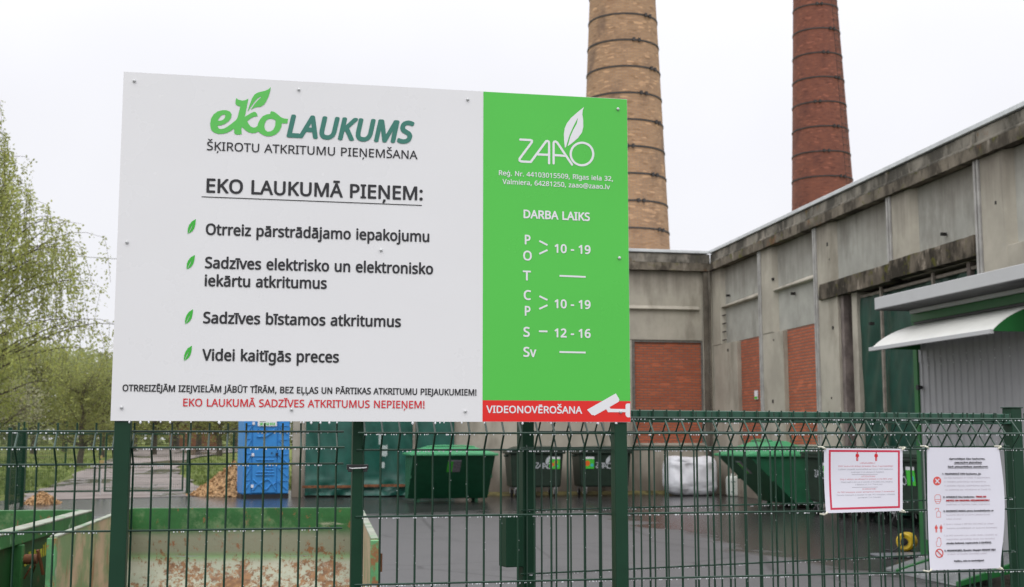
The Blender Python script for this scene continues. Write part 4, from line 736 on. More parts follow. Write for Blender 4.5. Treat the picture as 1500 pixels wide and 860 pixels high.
b = MB(); drops(b, sx0 + .05, sx1, YS + .0015, sz0, 28, r=(.002, .0038)); tag(b.build('rain_drops', DROP, S), kind='stuff')

# ------------------------------------------------------------------ mesh fence with V folds
YF = 3.63
FE = thing('mesh_fence', (.25, YF, 0), 'green welded mesh fence with V folds and rain drops, below the info board', 'fence')
def mesh_panel(mb, xs, zt, apex, zlow, wires, yf, bump, rad=.0031):
    """vertical wires with a fold at `apex` and pairs of level wires"""
    z0, z1 = apex - .049, apex + .045
    for x in xs: mb.tube([(x, yf(x), zlow), (x, yf(x), z0), (x, yf(x) - bump, apex), (x, yf(x), z1), (x, yf(x), zt)], rad, 6)
    xa, xb = xs[0] - .02, xs[-1] + .02
    for z in wires:
        dy = bump if abs(z - apex) < .01 else 0; n = 12
        mb.tube([(xa + (xb - xa) * i / n, yf(xa + (xb - xa) * i / n) - dy + .0045 * (-1 if bump > 0 else 1), z) for i in range(n + 1)], rad, 6)
low = [.98, .78, .58, .53, .48, .28, .08]
xs1 = [-.684 + .05147 * k for k in range(-26, 18)]
w1 = [1.621, 1.576, 1.529, 1.345, 1.15, .95, .75, .6, .55, .5, .3, .1]
xs2 = [.371 + .05105 * k for k in range(-2, 48)]
w2 = [1.664, 1.617, 1.568, 1.376, 1.183, .99, .79, .6, .55, .5, .3, .1]
flat = lambda x: YF
b = MB(); mesh_panel(b, xs1, 1.645, 1.576, .06, w1, flat, .048); p1 = b.build('panel', WIRE, FE)
b = MB(); mesh_panel(b, xs2, 1.683, 1.617, .06, w2, flat, .050); p2 = b.build('panel', WIRE, FE)
for xsn, wz, ap, par in ((xs1, w1, 1.576, p1), (xs2, w2, 1.617, p2)):
    b = MB()
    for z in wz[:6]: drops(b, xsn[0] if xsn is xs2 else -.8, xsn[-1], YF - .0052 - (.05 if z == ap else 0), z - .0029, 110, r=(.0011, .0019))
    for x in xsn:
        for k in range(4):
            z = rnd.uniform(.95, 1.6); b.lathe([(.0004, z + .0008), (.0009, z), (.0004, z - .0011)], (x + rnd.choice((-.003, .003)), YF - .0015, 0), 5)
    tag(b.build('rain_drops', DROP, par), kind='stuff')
b = MB(); b.box(.2375, YF - .004, 0, .268, YF + .05, 1.72); b.build('post', GREEN, FE, .003)
b = MB()
for x0, x1 in ((.2215, .2390), (.2665, .2835)): b.box(x0, YF - .012, 1.511, x1, YF + .006, 1.526); b.box(x0 + .003, YF - .013, 1.505, x1 - .003, YF - .006, 1.5115)
b.box(.222, YF - .008, 1.5175, .283, YF - .0045, 1.5262); b.build('clamp', BLACK, FE, .001)
b = MB(); b.tube([(.229, YF - .012, 1.5165), (.235, YF - .017, 1.515), (.272, YF - .017, 1.5165), (.278, YF - .012, 1.5175)], .0019, 8); b.build('clamp_bolt', STEEL, FE)

# ------------------------------------------------------------------ the open gate leaf behind the fence
GY = lambda x: 3.79 + .22 * (x - .66)
GT = thing('mesh_gate', (.78, 3.82, 0), 'green mesh gate leaf with a thick top rail, just behind the rain hung fence', 'gate')
ga, gb = (.776, GY(.776)), (2.79, GY(2.79)); gd = Vector((gb[0] - ga[0], gb[1] - ga[1])).normalized(); gn = Vector((-gd.y, gd.x))
def gbox(mb, s0, s1, d0, d1, z0, z1, m=0):
    P = lambda s, d, z: (ga[0] + gd.x * s + gn.x * d, ga[1] + gd.y * s + gn.y * d, z)
    mb.hexa([P(s0, d0, z0), P(s1, d0, z0), P(s1, d1, z0), P(s0, d1, z0), P(s0, d0, z1), P(s1, d0, z1), P(s1, d1, z1), P(s0, d1, z1)], m)
GL_ = 2.10
b = MB(); gbox(b, -.002, .037, -.02, .03, 0, 1.75); b.build('hinge_post', GREEN, GT, .003)
b = MB(); gbox(b, 2.026, 2.076, -.022, .026, .06, 1.716); gbox(b, 2.02, 2.082, -.026, .03, 1.7165, 1.7205); b.build('end_post', GREEN2, GT, .003)
b = MB(); gbox(b, .038, 2.0255, -.018, .022, 1.655, 1.694); b.build('top_rail', M('rail_green_paint', (.014, .072, .042), .34, .1, 6, spec=.5), GT, .003)
b = MB(); gbox(b, .038, 2.0255, -.018, .022, .08, .12); b.build('bottom_rail', GREEN2, GT, .003)
b = MB(); gx = [.79 + .0495 * k for k in range(40)]; gyf = lambda x: GY(x) - .025
mesh_panel(b, gx, 1.697, 1.623, .1, [1.668, 1.623, 1.572, 1.379, 1.185, .98, .78, .6, .55, .5, .3, .14], gyf, -.046, .0028); gp = b.build('mesh', WIRE, GT)
b = MB()
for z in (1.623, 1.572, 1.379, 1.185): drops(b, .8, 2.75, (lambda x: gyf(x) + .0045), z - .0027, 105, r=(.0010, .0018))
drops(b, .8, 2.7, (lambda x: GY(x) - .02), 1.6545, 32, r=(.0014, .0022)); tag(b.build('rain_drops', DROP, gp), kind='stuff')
b = MB(); gbox(b, -.063, -.003, -.03, .03, 1.208, 1.362); b.build('lock_case', GREEN, GT, .003)

# ------------------------------------------------------------------ two laminated notices tied to the mesh
def notice(label, cor, bow):
    (ax, az), (bx, bz), (cx_, cz), (dx_, dz_) = cor         # tl tr br bl
    def P(u, v, k=0):                                        # u right, v down
        x = (ax + (bx - ax) * u) * (1 - v) + (dx_ + (cx_ - dx_) * u) * v + bow * u ** 2 * math.sin(math.pi * min(1, v * 1.05))
        z = (az + (bz - az) * u) * (1 - v) + (dz_ + (cz - dz_) * u) * v
        y = YF - .052 + .006 * math.sin(math.pi * v) - .006 * u * math.sin(3 * v) - .0003 * k
        return (x, y, z)
    t = thing('notice', P(.5, 1), label, 'notice')
    b = MB(); n = 12
    b.grid(lambda u, v: P(u, v), n, n); b.build('sheet', SHEET, t)
    for u, v in ((.0, .0), (1, .0), (1, 1), (0, 1)):
        q = P(u, v); sx = 1 if u else -1; sz = -1 if v else 1
        b = MB(); b.tube([(q[0] - sx * .004, q[1] - .002, q[2] - sz * .003), (q[0] + sx * .002, q[1] - .006, q[2] + sz * .001), (q[0] + sx * .007, q[1] - .002, q[2] + sz * .004), (q[0] + sx * .005, q[1] + .03, q[2] + sz * .004)], .0028, 6)
        b.build('zip_tie', ZIP, t)
    return t, P
C1 = [(1.6855, 1.5712), (1.9495, 1.5690), (1.9415, 1.3775), (1.6855, 1.3730)]
N1, P1 = notice('small landscape notice with a red frame, tied to the mesh beside the taller sheet', C1, .0)
def npt(P, W, H): return lambda x, z, k=0: P(x / W, 1 - z / H, 1 + k)
q1 = npt(P1, 100, 76)
b = MB()
for x0, z0, x1, z1 in ((6, 71.8, 96.4, 74.2), (6, 3.6, 96.4, 6), (6, 6, 8.4, 71.8), (94, 6, 96.4, 71.8)):
    for k in range(6):
        for c0, c1 in (((x0 + (x1 - x0) * k / 6), (x0 + (x1 - x0) * (k + 1) / 6)),) if x1 - x0 > 5 else ((None, None),):
            if c0 is None: b.add([q1(x0, z0 + (z1 - z0) * k / 6), q1(x1, z0 + (z1 - z0) * k / 6), q1(x1, z0 + (z1 - z0) * (k + 1) / 6), q1(x0, z0 + (z1 - z0) * (k + 1) / 6)], [(0, 1, 2, 3)])
            else: b.add([q1(c0, z0), q1(c1, z0), q1(c1, z1), q1(c0, z1)], [(0, 1, 2, 3)])
b.build('red_frame', M('notice_red', (.60, .03, .075), .35, .05), N1)
PINKR = M('notice_text_red', (.62, .17, .20), .4, .05); GREYT = M('notice_text_grey', (.36, .35, .39), .4, .05)
def figure(mb, x, z, h, put):
    stroke(mb, [(x, z + h * .93), (x, z + h * .931)], h * .16, put)
    mb.add([put(x + a * h, z + c * h) for a, c in ((-.11, 0), (-.02, 0), (-.02, .4), (.02, .4), (.02, 0), (.11, 0), (.12, .5), (.15, .5), (.15, .48), (.21, .48), (.21, .7), (.14, .82), (-.14, .82), (-.21, .7), (-.21, .48), (-.15, .48), (-.15, .5), (-.12, .5))], [list(range(18))])
b = MB(); figure(b, 42, 61, 10.5, q1); figure(b, 66, 61, 10.5, q1); b.build('figure_symbol', INKRED, N1)
br, bg_ = MB(), MB()
for s, x0, x1, z, red in (('UZMANĪBU!', 45, 65, 57.6, 1), ('EKO laukumā drīkst atrasties tikai 2 apmeklētāji!', 18, 88, 54, 1), ('Lūdzam sagaidīt automašīnā vai ārpus EKO laukuma,', 18, 88, 50.3, 0), ('ievērojot 2 m distanci! Paldies!', 34, 76, 46.8, 0),
        ('ATTENTION!', 47, 65, 41.6, 1), ('Only 2 visitors are allowed to present in the EKO area!', 20, 87, 38.4, 1), ('Please wait in the car or outside of the EKO area, keeping', 21, 87, 35, 0), ('a distance of 2 m! Thank you!', 39, 74, 32, 0),
        ('ВНИМАНИЕ!', 48, 66, 26.6, 1), ('На ЭКО площадке может находиться только 2 посетителя!', 16, 90, 23.2, 1), ('Просьба подождать в машине или вне ЭКО площадки, соблюдая', 15, 90, 19.8, 0), ('дистанцию 2 м! Спасибо!', 42, 72, 16.6, 0)):
    text(br if red else bg_, s, x0, x1, z, 1.75, q1, 0, 0)
for z in (44.6, 29.3): bg_.add([q1(35, z), q1(68, z), q1(68, z + .45), q1(35, z + .45)], [(0, 1, 2, 3)])
br.build('red_lettering', PINKR, N1); bg_.build('grey_lettering', GREYT, N1)
C2 = [(2.0340, 1.5730), (2.2830, 1.5725), (2.2690, 1.1955), (2.0270, 1.1940)]
N2, P2 = notice('tall white portrait notice with a column of red pictograms, tied to the mesh', C2, .018)
q2 = npt(P2, 100, 152)
ta, tb, tr_ = MB(), MB(), MB()
for s, x0, x1, z, k in (('Apmeklējot Eko laukumu,', 30, 79, 137, 1), ('OBLIGĀTI JĀIEVĒRO', 37, 74, 132, 1), ('šādi piesardzības pasākumi:', 28, 82, 127, 1), ('1. NEAPMEKLĒ EKO laukumu, ja:', 20, 72, 118, 1), ('- esi bijis kontaktā ar Covid-19 pacientiem;', 21, 84, 113, 0), ('- ir noteikta pašizolācija vai karantīna;', 21, 78, 108, 0), ('- ir jebkādas elpceļu saslimšanas pazīmes', 21, 83, 103, 0), ('vai aizdomas par inficēšanos ar Covid-19.', 24, 84, 98, 0),
        ('2. APMEKLĒ Eko laukumu', 21, 62, 89, 1), ('TIKAI AR', 64, 77, 89, 2), ('MUTES UN DEGUNA AIZSARGMASKU', 25, 81, 84.5, 2), ('(medicīnisko vai higiēnisko masku, respiratoru).', 25, 82, 79.5, 0), ('3. DEZINFICĒ ROKAS pirms kontaktēšanās ar', 21, 86, 71.5, 1), ('laukuma pārzini un pirms pieskaršanās', 25, 82, 66.5, 0), ('kādai virsmai!', 25, 45, 61.5, 0),
        ('4. Ievēro vismaz 2 METRU DISTANCI ar citiem', 21, 87, 55, 0), ('laukuma apmeklētājiem un laukuma darbinieku.', 25, 92, 50, 0), ('5. Ja EKO laukumā ir jau vairāki cilvēki, UZGAIDI, lai', 21, 92, 41, 0), ('maksimālais apmeklētāju skaits, kas vienlaikus', 24, 89, 36.3, 0), ('atrodas laukumā, nepārsniedz 2 CILVĒKUS.', 24, 85, 31.6, 1), ('6. NESAROKOJIES, šķaudot, klepojot AIZSEDZ SEJU', 21, 91, 22.5, 1), ('ar elkoni vai izmanto vienreizēju salveti.', 25, 80, 18, 0), ('Paldies, mēs to novērtējam!', 34, 76, 9.5, 1)):
    text((ta, tb, tr_)[k], s, x0, x1, z, 2.0, q2, 0, .02 if k else 0)
for x0, x1, z in ((37, 74, 130.6), (28, 82, 125.4)): tb.add([q2(x0, z), q2(x1, z), q2(x1, z + .4), q2(x0, z + .4)], [(0, 1, 2, 3)])
ta.build('grey_lettering', M('notice_text_pale', (.46, .41, .46), .4, .05), N2); tb.build('dark_lettering', M('notice_text_dark', (.20, .195, .22), .4, .05), N2); tr_.build('red_lettering', INKRED, N2)
ICO = M('pictogram_red', (.70, .10, .085), .4, .05); ring = lambda cx, cz, r: [(cx + r * math.cos(a * math.pi / 10), cz + r * math.sin(a * math.pi / 10)) for a in range(20)]
b = MB(); b.add([q2(x, z) for x, z in ring(13.5, 110, 5.6)], [list(range(20))])
o_ = MB()
for a, c in (((11.2, 112.3), (15.8, 107.7)), ((11.2, 107.7), (15.8, 112.3))): stroke(o_, [a, c], 1.4, q2, 0, 2)
figure(b, 11, 46, 9.5, q2); figure(b, 17.5, 46, 9.5, q2)
b.build('pictogram', ICO, N2); b = MB(); stroke(b, ring(14, 20.5, 5), 1.3, q2, closed=True); stroke(b, [(10.5, 24), (17.5, 17)], 1.3, q2, 0, 5); b.build('pictogram', ICO, N2); b = MB()
for pts in ([(10, 91), (10, 86), (12, 82), (16, 82), (18, 86), (18, 91), (16, 93), (12, 93), (10, 91)], [(10, 87), (18, 87)], [(10.5, 84.5), (17.5, 84.5)], [(12, 71), (12, 65), (17.5, 65), (17.5, 71), (14.8, 73), (12, 71)], [(14.8, 73), (14.8, 76), (11, 76), (10, 74)], [(11, 29), (10, 34), (11.5, 35), (12, 39), (13.4, 39), (13.6, 40), (15, 40), (15.2, 39), (16.6, 38.6), (17, 32), (15, 28.5), (11, 29)]):
    stroke(b, pts, .5, q2)
b.build('pictogram', ICO, N2); o_.build('cross_symbol', SHEET, N2)

# ------------------------------------------------------------------ tarpaulins over the openings
def tarp(name, x0, x1, y, z0, z1, label, seed, T=None, ax='x'):
    rr = random.Random(seed)
    t = thing(name, (x0, y, 0) if T is None else T((y, x0, 0)), label, 'tarpaulin')
    b = MB(T)
    def fn(u, v):
        x = x0 + (x1 - x0) * u; z = z0 + (z1 - z0) * v
        d = .10 * mnoise.noise((x * 1.3 + seed, z * .35, 0)) + .05 * mnoise.noise((x * 4 + z * 1.1, z * .9, seed)) + .16 * max(0, 1 - v * 7) * (mnoise.noise((x * 2.4, z * 5, seed)) + .5)
        return (x, y - d - .05, z) if T is None else (y + d + .05, x, z)
    b.grid(fn, 60, 60); b.build('sheet', TARP if T is None else TARP2, t); return t
t = tarp('tarpaulin', .98, 2.47, 34.72, .06, 4.6, 'narrow dark green tarpaulin hanging beside the blue toilet', 3)
b = MB(); b.box(.9, 34.50, .26, 2.44, 34.56, .33); b.build('batten', RUST, t)
t = tarp('tarpaulin', 2.52, 5.12, 34.72, .04, 4.6, 'wide dark green tarpaulin hanging behind the lidded waste container', 8)
b = MB(); b.box(2.52, 34.48, .28, 5.1, 34.55, .35); b.build('batten', RUST, t)
b = MB(); b.box(3.93, 34.48, .75, 4.00, 34.54, 4.5); b.build('batten', WOODG, t)
b = MB(); b.box(2.46, 34.5, .2, 2.53, 34.58, 4.5); b.build('batten', WOODG, t)
for x, z, wd, h in ((3.05, 1.12, .17, .3), (3.02, .8, .12, .16), (2.98, 1.45, .07, .3)):
    b = MB(); b.grid(lambda u, v: (x + wd * (u + .25 * mnoise.noise((v * 4, x, z))), 34.475 - .01 * u, z + h * (v + .18 * mnoise.noise((u * 5, z, x)))), 8, 8); b.build('patch', M('patch_tape', (.36, .42, .4), .5, .3, 20), t)
t = tarp('tarpaulin', 20.0, 25.25, -.24, .05, 4.72, 'dark green tarpaulin closing the wide doorway behind the kiosk', 21, TR)
for yy in (23.83, 21.6):
    b = MB(TR); b.box(-.11, yy, .05, -.06, yy + .07, 4.80); b.build('batten', WOODG, t)
b = MB(TR); b.box(-.2, 20.0, 4.68, -.12, 24.95, 4.74); b.build('batten', WOODG, t)

# ------------------------------------------------------------------ portable toilet
PT = thing('portable_toilet', (0, 0, 0), 'blue portable toilet cabin with a moulded door and white board, beside the wood chips', 'toilet')
W2 = .625
b = MB(); b.box(-W2, -.58, .1, W2, .6, 2.25); b.build('cabin', BLUE, PT, .03)
b = MB()
for x0, x1 in ((-W2, -.40), (.29, W2)): b = MB(); b.box(x0 + .01, -.61, .12, x1 - .01, -.575, 2.2); b.build('front_frame', BLUE, PT, .012)
D = MB(); D.box(-.385, -.615, .14, .275, -.58, 2.15)
def rib(mb, pts, r=.03, y=-.625): mb.tube([(x, y, z) for x, z in pts], r, 6)
door = D.build('door', BLUE, PT, .01)
b = MB()
rib(b, [(-.36, .22), (-.20, .42), (-.05, .22)]); rib(b, [(-.36, .50), (-.2, .36), (-.02, .5), (.06, .5), (.2, .36), (.25, .42)]); rib(b, [(.0, .22), (.15, .4), (.26, .22)])
for z in (.62, .70): rib(b, [(-.28, z), (.2, z)], .022)
for z in (.78, .86): rib(b, [(-.02, z), (.18, z)], .02)
rib(b, [(-.28, 1.03), (.2, 1.03)], .022); rib(b, [(-.28, 1.66), (-.05, 1.66), (.2, 1.83)]); rib(b, [(-.24, 1.87), (-.15, 1.79), (-.03, 1.87)]); rib(b, [(.03, 1.79), (.14, 1.79), (.22, 1.87)])
b.box(-.33, -.635, 1.12, .25, -.612, 1.30); b.build('moulding', BLUE, door, .006)
b = MB(); b.box(.24, -.645, 1.14, .30, -.60, 1.22); b.lathe([(.02, -.66), (.02, -.63)], (.13, 0, 1.22), 10, 0, 'y'); b.build('latch', BLACK, door)
for z in (.32, 1.17, 2.02):
    b = MB(); b.box(-.41, -.645, z - .04, -.345, -.606, z + .04); b.build('hinge', PRW, door, .005)
for s, x0, x1 in ((-1, -W2 + .05, -.44), (1, .33, W2 - .05)):
    b = MB()
    for z in (.16, .52, .88, 1.28, 1.66): rib(b, [(x0, z + .05), (x1, z + .28)] if s < 0 else [(x1, z + .05), (x0, z + .28)], .022, -.618); rib(b, [(x0, z + .3), (x1, z + .3)] if s > 0 else [(x0, z + .32), (x1, z + .32)], .016, -.618)
    b.build('moulding', BLUE, PT)
for z in (.5, .95, 1.4, 1.85): b = MB(); b.box(W2 - .01, -.5, z, W2 + .02, .5, z + .1); b.build('moulding', BLUE, PT)
b = MB(); b.box(-W2 - .03, -.6, 0, W2 + .0, .6, .1); b.build('skid_base', BLACK, PT)
b = MB(); b.hexa([(-W2 - .03, -.64, 2.25), (W2 + .03, -.64, 2.25), (W2 + .03, .63, 2.25), (-W2 - .03, .63, 2.25), (-W2 + .2, -.4, 2.42), (W2 - .2, -.4, 2.42), (W2 - .2, .4, 2.42), (-W2 + .2, .4, 2.42)]); b.build('roof', PRW, PT, .02)
bd = MB(); bd.box(-.27, -.655, 1.95, .25, -.637, 2.32); bd = bd.build('board', PRW, door)
pb_ = lambda x, z, k=0: (x, -.6575 - .0003 * k, z)
b = MB(); text(b, '20 610 610', -.22, .2, 1.975, .065, pb_, 0, .006); text(b, 'noma', -.14, .12, 2.15, .09, pb_, 0, .004); b.build('board_lettering', GRN, bd)
b = MB(); text(b, 'WWW.', -.22, -.06, 2.07, .045, pb_, 0, .004); b.build('web_lettering', INK, bd)
PT.location = (-.165, 35.22, 0); PT.rotation_euler = (0, 0, R(9))

# ------------------------------------------------------------------ wood chip heaps
CHIP = M('wood_chips', (.43, .26, .12), .8, .4, 14, [((.17, .085, .035), 9, .5, .7, .7, None), ((.5, .33, .16), 22, .58, .7, .8, None)], .8, 60, bdist=.03)
def heap(x, y, rx, ry, h, label, seed, nch):
    rr = random.Random(seed); b = MB()
    def H(px, py):
        d = math.hypot(px / rx, py / ry); return h * max(0, 1 - d) ** 1.05 * (1 + .12 * mnoise.noise((px * 3, py * 3, seed))) + .05 * mnoise.noise((px * 9, py * 9, 1)) * (d < 1)
    b.grid(lambda u, v: (x + rx * v * math.cos(2 * math.pi * u), y + ry * v * math.sin(2 * math.pi * u), max(.005, H(rx * v * math.cos(2 * math.pi * u), ry * v * math.sin(2 * math.pi * u)))), 48, 18)
    for _ in range(nch):
        a, d = rr.uniform(0, 6.283), rr.random() ** .5 * 1.06; px, py = rx * d * math.cos(a), ry * d * math.sin(a); z = max(.01, H(px, py)) + .012
        s = rr.uniform(.02, .055); q = Vector((rr.gauss(0, 1), rr.gauss(0, 1), rr.gauss(0, .5))).normalized() * s; r2 = q.orthogonal().normalized() * s * .5
        c = Vector((x + px, y + py, z)); b.add([c - q - r2, c + q - r2, c + q + r2, c - q + r2], [(0, 1, 2, 3)])
    return tag(b.build('wood_chip_heap', CHIP), label, 'wood chips')
heap(-.95, 36.6, 1.25, 1.2, .95, 'big heap of orange brown wood chips behind the blue toilet', 2, 2600)
heap(-5.52, 32.6, .42, .4, .3, 'small heap of wood chips at the foot of the yard gate post', 5, 700)

# ------------------------------------------------------------------ open skips by the fence
def skipmat(name, inner):
    m, nt, vec = newmat(name); sp = nt.nodes.new('ShaderNodeSeparateXYZ'); nt.links.new(vec, sp.inputs[0])
    gr = mixc(nt, ramp01(nt, noise_n(nt, vec, 4, 6), .3, .7), (.018, .10, .024), (.032, .155, .04))
    if inner:
        pale = mixc(nt, ramp01(nt, noise_n(nt, vec, 3, 6), .3, .7), (.30, .33, .24), (.42, .43, .33))
        zz = nt.nodes.new('ShaderNodeMath'); zz.operation = 'MULTIPLY_ADD'; zz.inputs[1].default_value = .10; nt.links.new(noise_n(nt, vec, 2.2, 5), zz.inputs[0]); nt.links.new(sp.outputs[2], zz.inputs[2])
        fold = nt.nodes.new('ShaderNodeMapRange'); fold.interpolation_type = 'SMOOTHSTEP'; fold.inputs[1].default_value = .745; fold.inputs[2].default_value = .775; nt.links.new(sp.outputs[2], fold.inputs[0])
        pale = mixc(nt, fold.outputs[0], pale, (.235, .25, .175)); b_ = nt.nodes.new('ShaderNodeMapRange'); b_.inputs[1].default_value = .04; b_.inputs[2].default_value = 0; ab = nt.nodes.new('ShaderNodeMath'); ab.operation = 'SUBTRACT'; ab.inputs[1].default_value = .755; nt.links.new(sp.outputs[2], ab.inputs[0])
        ab2 = nt.nodes.new('ShaderNodeMath'); ab2.operation = 'ABSOLUTE'; nt.links.new(ab.outputs[0], ab2.inputs[0]); nt.links.new(ab2.outputs[0], b_.inputs[0]); b_.inputs[4].default_value = .75
        pale = mixc(nt, b_.outputs[0], pale, (.16, .32, .12))
        gr = mixc(nt, ramp01(nt, noise_n(nt, vec, 3.5, 8, .75), .50, .66), gr, (.13, .22, .10)); gr = mixc(nt, ramp01(nt, noise_n(nt, vec, 9, 7, .7, (.4, .4, 2)), .63, .70), gr, (.30, .33, .22))
        c = mixc(nt, ramp01(nt, zz.outputs[0], .935, 1.02), pale, gr)
        ru = mixc(nt, ramp01(nt, noise_n(nt, vec, 25, 4), .35, .65), (.27, .14, .055), (.15, .07, .028))
        k = nt.nodes.new('ShaderNodeMath'); k.operation = 'MULTIPLY_ADD'; k.inputs[1].default_value = -.55; nt.links.new(sp.outputs[2], k.inputs[0]); nt.links.new(noise_n(nt, vec, 20, 11, .82), k.inputs[2])
        k2 = nt.nodes.new('ShaderNodeMath'); k2.operation = 'MULTIPLY_ADD'; k2.inputs[1].default_value = .45; nt.links.new(noise_n(nt, vec, 2.6, 3), k2.inputs[0]); nt.links.new(k.outputs[0], k2.inputs[2])
        c = mixc(nt, ramp01(nt, k2.outputs[0], .365, .41), c, ru)
    else:
        c = gr
        c = mixc(nt, ramp01(nt, noise_n(nt, vec, 8, 8, .7), .60, .66), c, (.30, .40, .28))
    c = mixc(nt, ramp01(nt, noise_n(nt, vec, 14, 9, .8, (1, 1, .6)), .585, .63), c, (.24, .10, .04))
    c = mixc(nt, ramp01(nt, noise_n(nt, vec, 34, 6, .7), .66, .70), c, (.09, .05, .03))
    c = mixc(nt, ramp01(nt, noise_n(nt, vec, 3, 7, .7, (1, 1, .5)), .62, .68), c, (.30, .17, .10))
    return finish(m, c, .55, .3, 30, spec=.4, vec=vec, rvar=.1)
SKIN, SKOUT = skipmat('skip_inner_worn_paint', True), skipmat('skip_outer_green_paint', False)
TAN = M('skip_side_worn', (.40, .31, .20), .6, .18, 2.5, [((.07, .22, .075), 2.2, .42, .62, .75, (1, 1, 1.6)), ((.24, .10, .04), 7, .56, .68, .8, (1, 1, .3)), ((.5, .42, .32), 5, .6, .75, .5, (1, 1, .25))], .3, 30)
RIMW = M('skip_rim_worn', (.25, .27, .21), .55, .2, 8, [((.05, .2, .06), 6, .5, .65, .7, None), ((.24, .11, .05), 11, .56, .66, .7, None)], .3, 40)
def skip(FL, FR, NR, NL, label, stamp):
    """corners of the rim: far left, far right, near right, near left (x, y); rim 1.1 m high, near end open"""
    t = thing('skip_container', ((FL[0] + FR[0] + NR[0] + NL[0]) / 4, (FL[1] + FR[1] + NR[1] + NL[1]) / 4, 0), label, 'skip')
    L2 = lambda a, c, k: (a[0] + (c[0] - a[0]) * k, a[1] + (c[1] - a[1]) * k)
    q = lambda p, z: (p[0], p[1], z)
    Z = 1.1; th = .03; bw_ = .055
    b = MB()                                            # floor
    b.hexa([q(FL, .2), q(FR, .2), q(NR, .2), q(NL, .2), q(FL, .26), q(FR, .26), q(NR, .26), q(NL, .26)]); b.build('floor', SKIN, t)
    fl, fr = L2(FL, NL, .02), L2(FR, NR, .02); f2l, f2r = L2(FL, NL, .30), L2(FR, NR, .30)
    b = MB()
    b.hexa([q(FL, .76), q(FR, .76), q(fr, .76), q(fl, .76), q(FL, Z), q(FR, Z), q(fr, Z), q(fl, Z)][:4][::-1] + [q(fl, Z), q(fr, Z), q(FR, Z), q(FL, Z)])
    n = 14
    def fn(u, v):
        a = L2(FL, NL, .02 + .28 * v * v); c = L2(FR, NR, .02 + .28 * v * v); p = L2(a, c, u); return (p[0], p[1], .76 - .50 * v + .01 * mnoise.noise((u * 6, v * 6, 0)))
    b.grid(fn, 20, n)
    b.build('end_wall', SKIN, t)
    for nm, A, Bn, s in (('left', FL, NL, -1), ('right', FR, NR, 1)):
        d = Vector((Bn[0] - A[0], Bn[1] - A[1])).normalized(); o = Vector((-d.y, d.x)); o = o if o.x * s > 0 else -o
        P = lambda k, off, z: (A[0] + (Bn[0] - A[0]) * k + o.x * off, A[1] + (Bn[1] - A[1]) * k + o.y * off, z)
        b = MB(); b.hexa([P(0, 0, .2), P(1, 0, .2), P(1, th, .2), P(0, th, .2), P(0, 0, Z - .004), P(1, 0, Z - .004), P(1, th, Z - .004), P(0, th, Z - .004)]); w_ = b.build('side_wall', TAN, t)
        b = MB()
        b.hexa([P(0, th + .002, Z - .085), P(1, th + .002, Z - .085), P(1, th + bw_, Z - .085), P(0, th + bw_, Z - .085), P(0, th + .002, Z - .012), P(1, th + .002, Z - .012), P(1, th + bw_, Z - .012), P(0, th + bw_, Z - .012)])
        if stamp: b.build('rim_beam', SKOUT, t, .006)
        b2 = MB(); b2.hexa([P(0, -.004, Z - .012), P(1, -.004, Z - .012), P(1, th + (bw_ + .004 if stamp else .006), Z - .012), P(0, th + (bw_ + .004 if stamp else .006), Z - .012), P(0, -.004, Z), P(1, -.004, Z), P(1, th + (bw_ + .004 if stamp else .006), Z), P(0, th + (bw_ + .004 if stamp else .006), Z)]); b2.build('rim_plate', RIMW, t, .004)
        b = MB(); b.hexa([P(1, -.006, .2), P(1.02, -.006, .2), P(1.02, th + .008, .2), P(1, th + .008, .2), P(1, -.006, Z - .01), P(1.02, -.006, Z - .01), P(1.02, th + .008, Z - .01), P(1, th + .008, Z - .01)]); b.build('end_strip', M('skip_end_worn', (.10, .30, .12), .55, .25, 6, [((.28, .10, .035), 9, .47, .56, .9, None), ((.36, .34, .26), 5, .58, .68, .8, None)], .3, 40), t)
        if stamp and s > 0:
            o_ = MB(); o_.hexa([P(0, th, .25), P(1.2, th, .25), P(1.2, th + .012, .25), P(0, th + .012, .25), P(0, th, Z - .09), P(1.2, th, Z - .09), P(1.2, th + .012, Z - .09), P(0, th + .012, Z - .09)]); o_.build('outer_sheet', M('skip_side_dark_green', (.010, .075, .016), .5, .2, 4, [((.16, .07, .03), 9, .63, .7, .7, None)], .2, 30), t)
            for k in (.62, 1.05):
                b = MB(); b.hexa([P(k, th + .012, .28), P(k + .02, th + .012, .28), P(k + .02, th + .07, .28), P(k, th + .07, .28), P(k, th + .012, Z - .088), P(k + .02, th + .012, Z - .088), P(k + .02, th + .07, Z - .088), P(k, th + .07, Z - .088)]); b.build('rib', SKOUT, t, .004)
            b = MB(); b.tube([P(.62, th + .07, .93), P(.62, th + .14, .93)], .028, 10); b.tube([P(.62, th + .14, .98), P(.615, th + .15, .93), P(.60, th + .16, .84)], .010, 6); b.build('hook', RUST, t)
            b = MB(); b.tube([P(.55, th + .02, .80), P(.55, th + .05, .86), P(.53, th + .05, .88), P(.51, th + .05, .86), P(.50, th + .03, .82)], .006, 6); b.build('hook', RUST, t)
            b = MB(); b.hexa([P(0, th + .012, .46), P(1.2, th + .012, .46), P(1.2, th + .05, .46), P(0, th + .05, .46), P(0, th + .012, .52), P(1.2, th + .012, .52), P(1.2, th + .05, .52), P(0, th + .05, .52)]); b.build('lower_rail', SKOUT, t, .004)
            b = MB(); rr = random.Random(5); k = .60
